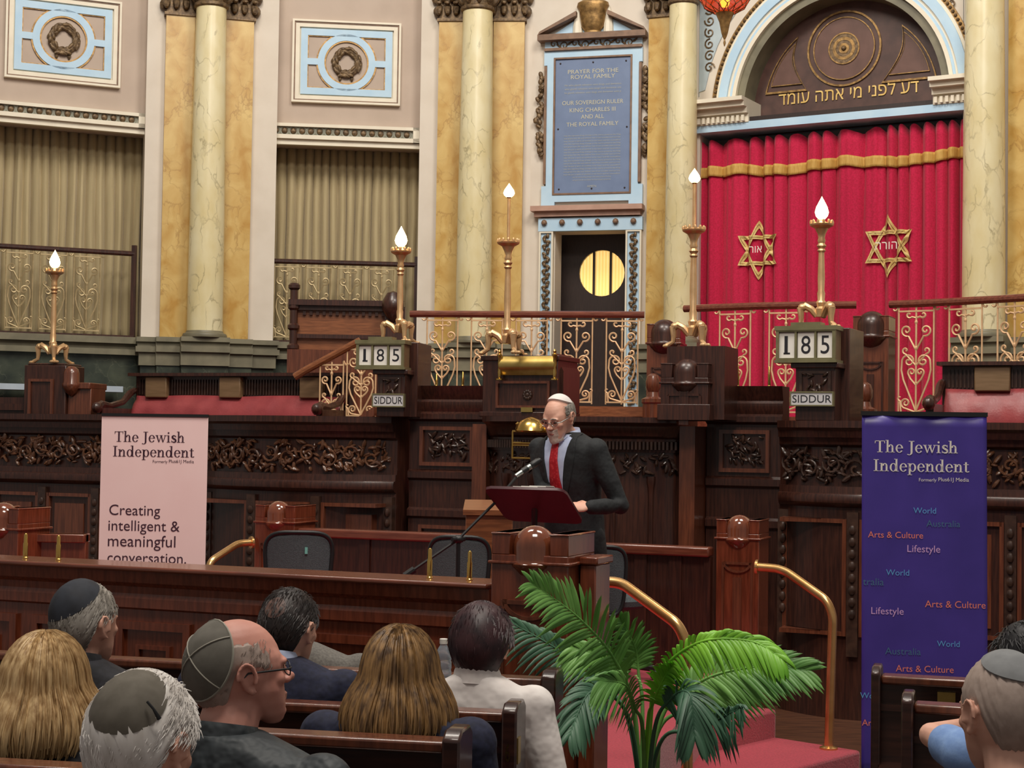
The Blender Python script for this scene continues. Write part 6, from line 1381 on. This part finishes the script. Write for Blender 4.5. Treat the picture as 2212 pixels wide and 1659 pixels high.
def on_head(name, mb, M_, root, HM, smooth=60, fix=True):
    mb.v = [tuple(HM @ Vector(v)) for v in mb.v]; return mesh_obj(name, mb, M_, root, smooth=smooth, fix=fix)
def kippah(root, HM, M_, ax=(0, -.55, .84), r=.085, off=.012, trim=None, spin=0, facets=0):
    ax = Vector(ax).normalized(); u = ax.cross(Vector((1, 0, 0))).normalized(); v = ax.cross(u); vs = []; n = 32; rings = 7
    def pt(q, a, o):
        ang = (r * q) / .1; d = ax * math.cos(ang) + (u * math.cos(a) + v * math.sin(a)) * math.sin(ang); p = hsurf(d)
        k = 1 if not facets else 1 - .10 * q * (1 - abs(math.cos(a * facets / 2)))
        return p + (p - HC).normalized() * (o * (1.25 - .45 * q * q)) + (p - HC) * (k - 1) * .3
    m = MB(); m.loft([[tuple(pt(q, 2 * math.pi * k / n, off + .003)) for k in range(n)] for q in [.02 + .98 * i / rings for i in range(rings + 1)]], caps=True)
    m.loft([[tuple(pt(1, 2 * math.pi * k / n, off + .003)) for k in range(n)], [tuple(pt(1.0, 2 * math.pi * k / n, -.004)) for k in range(n)]], caps=False)
    o = on_head('kippah', m, M_, root, HM)
    if trim is not None:
        m = MB(); m.tube([tuple(pt(1, 2 * math.pi * k / n, off + .002)) for k in range(n)], .0028, 5, closed=True)
        for a0 in ([spin + 2 * math.pi * k / 4 for k in range(2)]):
            m.tube([tuple(pt(abs(t), a0 + (0 if t > 0 else math.pi), off + .004)) for t in [-.98 + 1.96 * k / 14 for k in range(15)]], .0018, 5)
        w = mesh_obj('kippah_piping', MB().add([tuple(HM @ Vector(v)) for v in m.v], m.f), trim, root, smooth=60)
    return o
def short_hair(root, HM, M_, side_z=.03, front=.17, bald=0.0, n=900, ln=.03, off=.008, seed=1, wild=.3, shell=True, thick=.0014, gap=0.0, kip=None):
    """shell and short strands. hairline: high in front, over the ears, low at the nape; bald = half angle of a bare crown"""
    rr = random.Random(seed)
    def line(az):                                             # az 0 = front, pi = back
        c = math.cos(az); 
        if c > .35: return .125 + (front - .125) * ((c - .35) / .65) ** .5
        if c > -.25: return .135
        return .135 + (side_z - .135) * min(1, (-.25 - c) / .45)
    bx = Vector((0, -.35, .94)).normalized()
    def ok(p): d = (p - HC).normalized(); return math.acos(max(-1, min(1, d.dot(bx)))) > bald
    if shell:
        m = MB(); NA, NT = 56, 18
        def g(u, v):
            az = gap + (2 * math.pi - 2 * gap) * u; zl = line(az); e0 = math.asin(max(-.95, min(.95, (zl - HC.z) / HR.z))); e1 = math.pi / 2 - (bald * .98 if bald else .0)
            e = e0 + (e1 - e0) * v; d = Vector((HR.x * math.sin(az) * math.cos(e), HR.y * math.cos(az) * math.cos(e), HR.z * math.sin(e)))
            if bald: d.y -= .02 * v
            p = HC + d; k = off * (min(1, v * 5 + .25)) * (1 if not bald or v < .9 else .3); return tuple(p + d.normalized() * (k + .0025 * math.sin(az * 23 + e * 17) * (1 if v > .02 else .2)))
        m.grid(g, NA, NT); on_head('hair', m, M_, root, HM, smooth=80)
    m = MB(); c = 0
    while c < n:
        az = rr.uniform(gap, 2 * math.pi - gap); z = rr.uniform(side_z, HC.z + HR.z); zl = line(az)
        if z < zl: c += .2; continue
        e = math.asin(max(-1, min(1, (z - HC.z) / HR.z))); p = HC + Vector((HR.x * math.sin(az) * math.cos(e), HR.y * math.cos(az) * math.cos(e), HR.z * math.sin(e)))
        if not ok(p) or (kip and math.acos(max(-1, min(1, (p - HC).normalized().dot(Vector(kip[0]).normalized())))) < kip[1]): c += .2; continue
        nr = (p - HC).normalized(); down = Vector((0, -.6, -.8)); t = (down - nr * down.dot(nr)).normalized(); t = (t + Vector((rr.uniform(-wild, wild), rr.uniform(-wild, wild), rr.uniform(-wild, wild)))).normalized()
        l = ln * rr.uniform(.6, 1.2); a = p + nr * off * .7; m.tube([a, a + t * l * .5 + nr * .003, a + t * l - nr * .002], [thick, thick * 1.1, thick * .3], 3); c += 1
    return on_head('hair_strands', m, M_, root, HM, smooth=80, fix=False)
def long_hair(root, HM, M_, length=.20, flare=.03, n=420, seed=1, back=2.35, puff=.016, tip=.02, thick=.0035, part=0.0):
    rr = random.Random(seed)
    def flow(az, t, rad=1.0, ph=0.0):                         # az from the back: 0 = back, +-pi = face ; t 0 crown .. 1 tip
        d0 = 1.15; a = az + math.pi
        e_t = min(1, t / .55); e = math.pi / 2 * (1 - e_t) + (-.10) * e_t
        p = HC + Vector((HR.x * math.sin(a) * math.cos(e), HR.y * math.cos(a) * math.cos(e), HR.z * math.sin(e)))
        nr = Vector((p.x - HC.x, p.y - HC.y, (p.z - HC.z) * .6)); nr.normalize(); k = puff * (.55 + .6 * e_t)
        p += nr * k * rad
        if t > .55:
            q = (t - .55) / .45; dr = Vector((math.sin(a), math.cos(a) * .75, 0)); p += Vector((0, 0, -length * q)) + dr * (flare * math.sin(q * 2.2) - tip * q * q) + Vector((0, -.018 * q, 0))
            p += Vector((.004 * math.sin(q * 5 + ph), .004 * math.cos(q * 4 + ph), 0)) * q
        return p
    m = MB(); m.grid(lambda u, v: tuple(flow(-back + 2 * back * u, .02 + .96 * v, .8)), 44, 26); o = on_head('hair', m, M_, root, HM, smooth=80)
    s_ = o.modifiers.new('thickness', 'SOLIDIFY'); s_.thickness = .012
    m = MB()
    for i in range(n):
        az = rr.uniform(-back, back); t0 = rr.uniform(.0, .35); t1 = rr.uniform(.9, 1.03); ph = rr.uniform(0, 6); rad = rr.uniform(.85, 1.25); dz = rr.uniform(-.08, .08)
        m.tube([flow(az + dz * k / 12, t0 + (t1 - t0) * k / 12, rad, ph) for k in range(13)], [thick * (.5 + .8 * math.sin(math.pi * min(.95, .1 + k / 13))) for k in range(13)], 4, flat=.5)
    on_head('hair_strands', m, M_, root, HM, smooth=80, fix=False)
def glasses(root, HM, frame=M_black):
    m = MB()
    for sg in (-1, 1):
        m.tube([(sg * .032 + .021 * math.cos(a), .100 - .004 * abs(math.cos(a)), .116 + .016 * math.sin(a)) for a in [2 * math.pi * k / 18 for k in range(18)]], .0016, 5, closed=True)
        m.tube([(sg * .053, .098, .120), (sg * .072, .085, .121), (sg * .0795, .03, .124), (sg * .084, -.012, .126), (sg * .083, -.030, .112)], .0022, 6)
    m.tube([(-.011, .102, .118), (0, .106, .121), (.011, .102, .118)], .0016, 5); q = on_head('spectacles', m, frame, root, HM)
def seated(label, px, py_top, Y, yaw=0, s=1.0, hat=.0, ho=(0, 0, 0), lean=(0, 0), warms=None, **k):
    p = P(px, py_top, Y); a = math.radians(yaw); hx = lean[0] + ho[0]; hy = lean[1] + ho[1]
    ztop = .635 + .235 + ho[2] + hat
    loc = (p[0] - s * (hx * math.cos(a) - hy * math.sin(a)), p[1] - s * (hx * math.sin(a) + hy * math.cos(a)), p[2] - ztop * s)
    if warms:
        MI = (Matrix.Translation(loc) @ Matrix.Rotation(a, 4, 'Z') @ Matrix.Scale(s, 4)).inverted(); R3 = MI.to_3x3()
        k['world_arms'] = True; k['arms'] = [[tuple(MI @ Vector(p)) if p is not None else (lean[0] * .76 + sx * .2, lean[1] * .76, .50) for p in w[:3]] + [(R3 @ Vector(v)).normalized() for v in w[3:5]] + list(w[5:]) for sx, w in zip((-1, 1), warms)]
    return person(label, loc, yaw, s=s, head_off=ho, lean=lean, **k)
TR = -11                                                     # the audience sits facing the stage
r, H = seated('seated grey-haired man in a dark jacket wearing a black faceted kippah', 176, 1258, 5.22, TR, s=1.1, hat=.006, head_yaw=-14, top=M_jdark, collar=M_jdark, skin=M_skin, ho=(0, 0, -.06))
short_hair(r, H, M_hgrey, .015, n=1100, seed=2, off=.010, wild=.15, ln=.025, kip=((-.12, -.42, .9), .8)); kippah(r, H, M_kblack, (-.22, -.52, .83), .094, .014, facets=6)
r, H = seated('seated woman with long straight blonde hair in a black top at the left', 92, 1376, 3.98, TR, s=.97, top=M_jdark, ho=(0, 0, -.06), head_yaw=6, leg=.3)
long_hair(r, H, M_hblond, .165, .062, 620, 3, 2.5, .024, .012, thick=.0028)
r, H = seated('seated white-haired man wearing a large olive kippah held by a clip', 278, 1462, 2.95, TR, s=1.06, hat=.004, head_yaw=-8, head_pitch=-12, top=M_jdark, skin=M_skin, ho=(0, .03, -.01), vox=.005)
KW = ((.10, -.74, .64), .76)
short_hair(r, H, M_hwhite, .0, n=5200, seed=4, off=.015, ln=.026, wild=.22, thick=.0009, kip=KW); kippah(r, H, M_kolive, KW[0], .067, .016)
m = MB(); u0 = hsurf((.48, -.74, .52), 1) ; nr = (u0 - HC).normalized(); a = u0 + nr * .030; b = hsurf((.72, -.70, .34), 1); b = b + (b - HC).normalized() * .026; m.tube([a, a.lerp(b, .5) + nr * .004, b], [.0025, .0025, .0042], 6); on_head('hair_clip', m, M_black, r, H)
r, H = seated('seated balding man in glasses and a grey piped kippah looking right', 514, 1337, 3.72, TR - 14, s=1.04, hat=.0, head_yaw=-36, head_pitch=5, top=M_jgrey, skin=M_skinr, ho=(0, .02, -.035), vox=.0042, collar=M_jgrey, bulk=1.18, neck_r=.066, jaw=1.12, leg=.3)
short_hair(r, H, M_hgrey2, .02, front=.135, bald=1.0, n=500, seed=5, off=.0042, ln=.014, thick=.0008, gap=.95, wild=.12, kip=((.22, -.92, .34), .95)); kippah(r, H, M_kgrey, (.22, -.92, .34), .086, .0155, trim=mat('pale_piping', (150, 146, 134), rough=.7), spin=.9); glasses(r, H)
r, H = seated('seated dark-haired man with a bald spot in a dark navy suit', 610, 1275, 5.12, TR, s=1.04, lean=(.05, .04), head_yaw=-10, head_pitch=-4, head_roll=4, top=M_jnavy, collar=M_shirt, ho=(.015, 0, -.075), bulk=1.14)
short_hair(r, H, M_hdark, .015, n=1200, seed=6, off=.008, ln=.03, bald=0, wild=.2)
m = MB(); m.loft([[tuple(hsurf(Vector((0, -.86, .51)) + Vector((.36 * q * math.cos(a), .2 * q * math.sin(a), .30 * q * math.sin(a))), 1.094) ) for a in [2 * math.pi * k / 20 for k in range(20)]] for q in (.05, .5, .9)]); on_head('bald_spot', m, mat('scalp', (84, 60, 54), (116, 86, 76), 40, rough=.5), r, H)
r, H = seated('seated person in a grey tweed jacket, head hidden behind the dark-haired man', 612, 1300, 5.98, TR, s=1.06, top=M_tweed, collar=M_tweed, ho=(-.07, .10, -.15), bulk=1.2)
short_hair(r, H, M_hdark, .02, n=300, seed=8)
r, H = seated('seated woman with long highlighted brown hair in a navy top', 862, 1360, 4.26, TR, s=1.0, top=M_jnavy, ho=(0, 0, -.085), head_yaw=4, bulk=.98)
long_hair(r, H, M_hbrown, .155, .05, 620, 9, 2.4, .02, .0, thick=.0028)
r, H = seated('seated woman with short burgundy hair in a white jacket', 1037, 1316, 5.02, TR - 4, s=.98, top=M_jwhite, collar=M_jwhite, head_yaw=6, ho=(0, 0, -.075), bulk=.88, arms=[[(-.2, .0, .50), (-.245, .02, .26), (-.16, .24, .17)], [(.2, .0, .50), (.29, -.02, .25), (.33, .10, .03)]])
short_hair(r, H, M_hburg, .0, front=.15, n=2200, seed=10, off=.026, ln=.04, wild=.14, thick=.0018)
r, H = seated('seated grey cropped-haired man wearing a pale grey kippah at the right edge', 2186, 1418, 3.45, TR + 10, s=1.06, hat=.0, head_yaw=14, head_pitch=-6, top=M_jdark, collar=M_jdark, skin=M_skin, ho=(0, .02, -.01), vox=.005)
short_hair(r, H, M_hgrey2, .03, front=.15, n=2, seed=11, off=.004, ln=.004, thick=.0008, wild=.1, kip=((.12, -.35, .93), .7)); kippah(r, H, M_kgrey2, (.12, -.35, .93), .07, .008)
# black-haired person at the edge, elbow on the pew
r, H = seated('black-haired person in a light blue shirt, elbow resting on the right pew', 2234, 1352, 4.5, 10, s=1.0, top=M_bluesh, ho=(0, 0, -.02), head_yaw=25, sleeve_end=-1, vox=.0055,
    warms=[[None, P(2012, 1588, 4.62), P(2090, 1568, 4.84), (.3, .9, 0), (0, 0, 1), 1], [P(2330, 1590, 4.4), P(2380, 1700, 4.5), P(2330, 1720, 4.7), (0, 1, 0), (0, 0, 1), 1]])
short_hair(r, H, M_hblack, .01, n=900, seed=12, off=.014, ln=.04)
# ---- the speaker
T_Y = 8.0
WZ = P(1217, 852, 7.95)
r, H = seated('standing grey-bearded speaker in a dark suit, red tie and white kippah reading at the stand', 1222, 854, 8.85, 140, s=.97, hat=.0, ho=(0, .0, -.065), lean=(0, .10), head_pitch=-20, head_yaw=4, top=M_jblack, collar=M_shirt, skin=M_skin, sit=False, vox=.0045, bulk=1.05, skirt=True,
    warms=[[None, P(1340, 1092, 8.72), P(1272, 1096, 8.52), (-.75, .1, .02), (-.1, -.6, .75), 1, .55], [None, P(1176, 1062, 8.88), P(1184, 1075, 8.62), (.6, -.5, -.1), (0, -.2, .9), 1, .4]])
M_stub = mat('grey_stubble', (176, 154, 142), (206, 190, 178), 60, rough=.8)
short_hair(r, H, M_hgrey, .05, front=.14, bald=.98, n=700, seed=13, off=.004, ln=.016, thick=.001, gap=1.15, wild=.1); kippah(r, H, M_kwhite, (0, -.42, .9), .074, .012)
m = MB(); rr = random.Random(14)
def beard(u, v):
    a = (u - .5) * 2.3; z = .072 - .078 * v; k = math.sin(math.pi * u) ** .3
    w_ = .052 if z > .03 else .046; return (w_ * 1.06 * math.sin(a), .022 + .075 * math.cos(a) * (1.0 if z > .0 else .95) + .001, z * (1 if abs(a) < .9 else 1.0) + .012 * abs(math.sin(a)))
m.grid(beard, 22, 10); b = on_head('beard', m, M_stub, r, H); solid(b, .006)
m = MB()
for sg in (-1, 1): m.ell((sg * .03, .0885, .117), (.0105, .005, .0048), 10, 6); 
on_head('eyes', m, M_eye, r, H)
m = MB()
for sg in (-1, 1): m.tube([(sg * .012, .098, .139), (sg * .03, .0985, .144), (sg * .047, .088, .138)], [.003, .0045, .002], 6)
on_head('eyebrows', m, M_hgrey, r, H)
m = MB(); m.tube([(-.021, .092, .054), (-.01, .1, .0535), (0, .1015, .053), (.01, .1, .0535), (.021, .092, .054)], [.0015, .0035, .004, .0035, .0015], 6); on_head('lips', m, mat('lip_skin', (150, 84, 80), rough=.5), r, H)
glasses(r, H, M_steel)
def front(x, z, o): 
    w, d, yc = torso_at(max(0, z)); w *= 1.05; d *= 1.02; q = min(1, abs(x) / w); le = .10 * (max(0, z) / .6) ** 1.5
    return yc + d * (1 - q ** 2.2) ** .5 + o + le
m = MB(); m.grid(lambda u, v: ((lambda z: ((u - .5) * 2 * (.034 + .062 * ((z - .20) / .38)), 0, z))(.20 + .385 * v)), 14, 20)
m.v = [(x, front(x, z, .004), z) for x, y, z in m.v]; mesh_obj('shirt_front', m, M_shirt, r, smooth=60)
m = MB(); m.grid(lambda u, v: ((lambda z: ((u - .5) * 2 * (.042 - .022 * v ** .8), 0, z))(.27 + .285 * v)), 6, 24); m.v = [(x, front(0, z, .013) - abs(x) * .15, z) for x, y, z in m.v]; solid(mesh_obj('necktie', m, M_tie, r, smooth=60), .006)
m = MB(); m.ell((0, front(0, .565, .014), .565), (.026, .016, .024), 12, 8); mesh_obj('tie_knot', m, M_tie, r, smooth=60)
for sg in (-1, 1):
    m = MB()
    def lp(u, v):
        z = .19 + .40 * v; e = .034 + .062 * ((z - .20) / .38); wd = .012 + .06 * math.sin(math.pi * min(1, v * 1.02)) ** .9 * (.3 + .7 * v); x = sg * (e + wd * u); return (x, front(x, z, .010 - .004 * u), z)
    m.grid(lp, 6, 20); solid(mesh_obj('lapel', m, M_jblack, r, smooth=60), .006)
for sg in (-1, 1):
    m = MB(); m.loft([[(sg * x, front(sg * x, z, o), z) for x, z, o in ((.004, .575, .016), (.06, .60, -.03), (.062, .572, .004), (.03, .535, .016))], [(sg * x, front(sg * x, z, o + .005), z) for x, z, o in ((.004, .575, .016), (.06, .60, -.03), (.062, .572, .004), (.03, .535, .016))]]); mesh_obj('collar_point', m, M_shirt, r, smooth=30)
m = MB(); zf_ = ZP - r.location.z
for sg in (-1, 1): tube_limb(m, [(sg * .09, .0, .02), (sg * .10, .02, -.38), (sg * .11, -.01, zf_ + .08)], [.105, .075, .058])
remeshed('trousers', m, .014, M_jblack, r, 4)
m = MB()
for sg in (-1, 1): m.ell((sg * .11, .06, zf_ + .045), (.045, .13, .045), 12, 8)
mesh_obj('shoes', m, M_black, r)
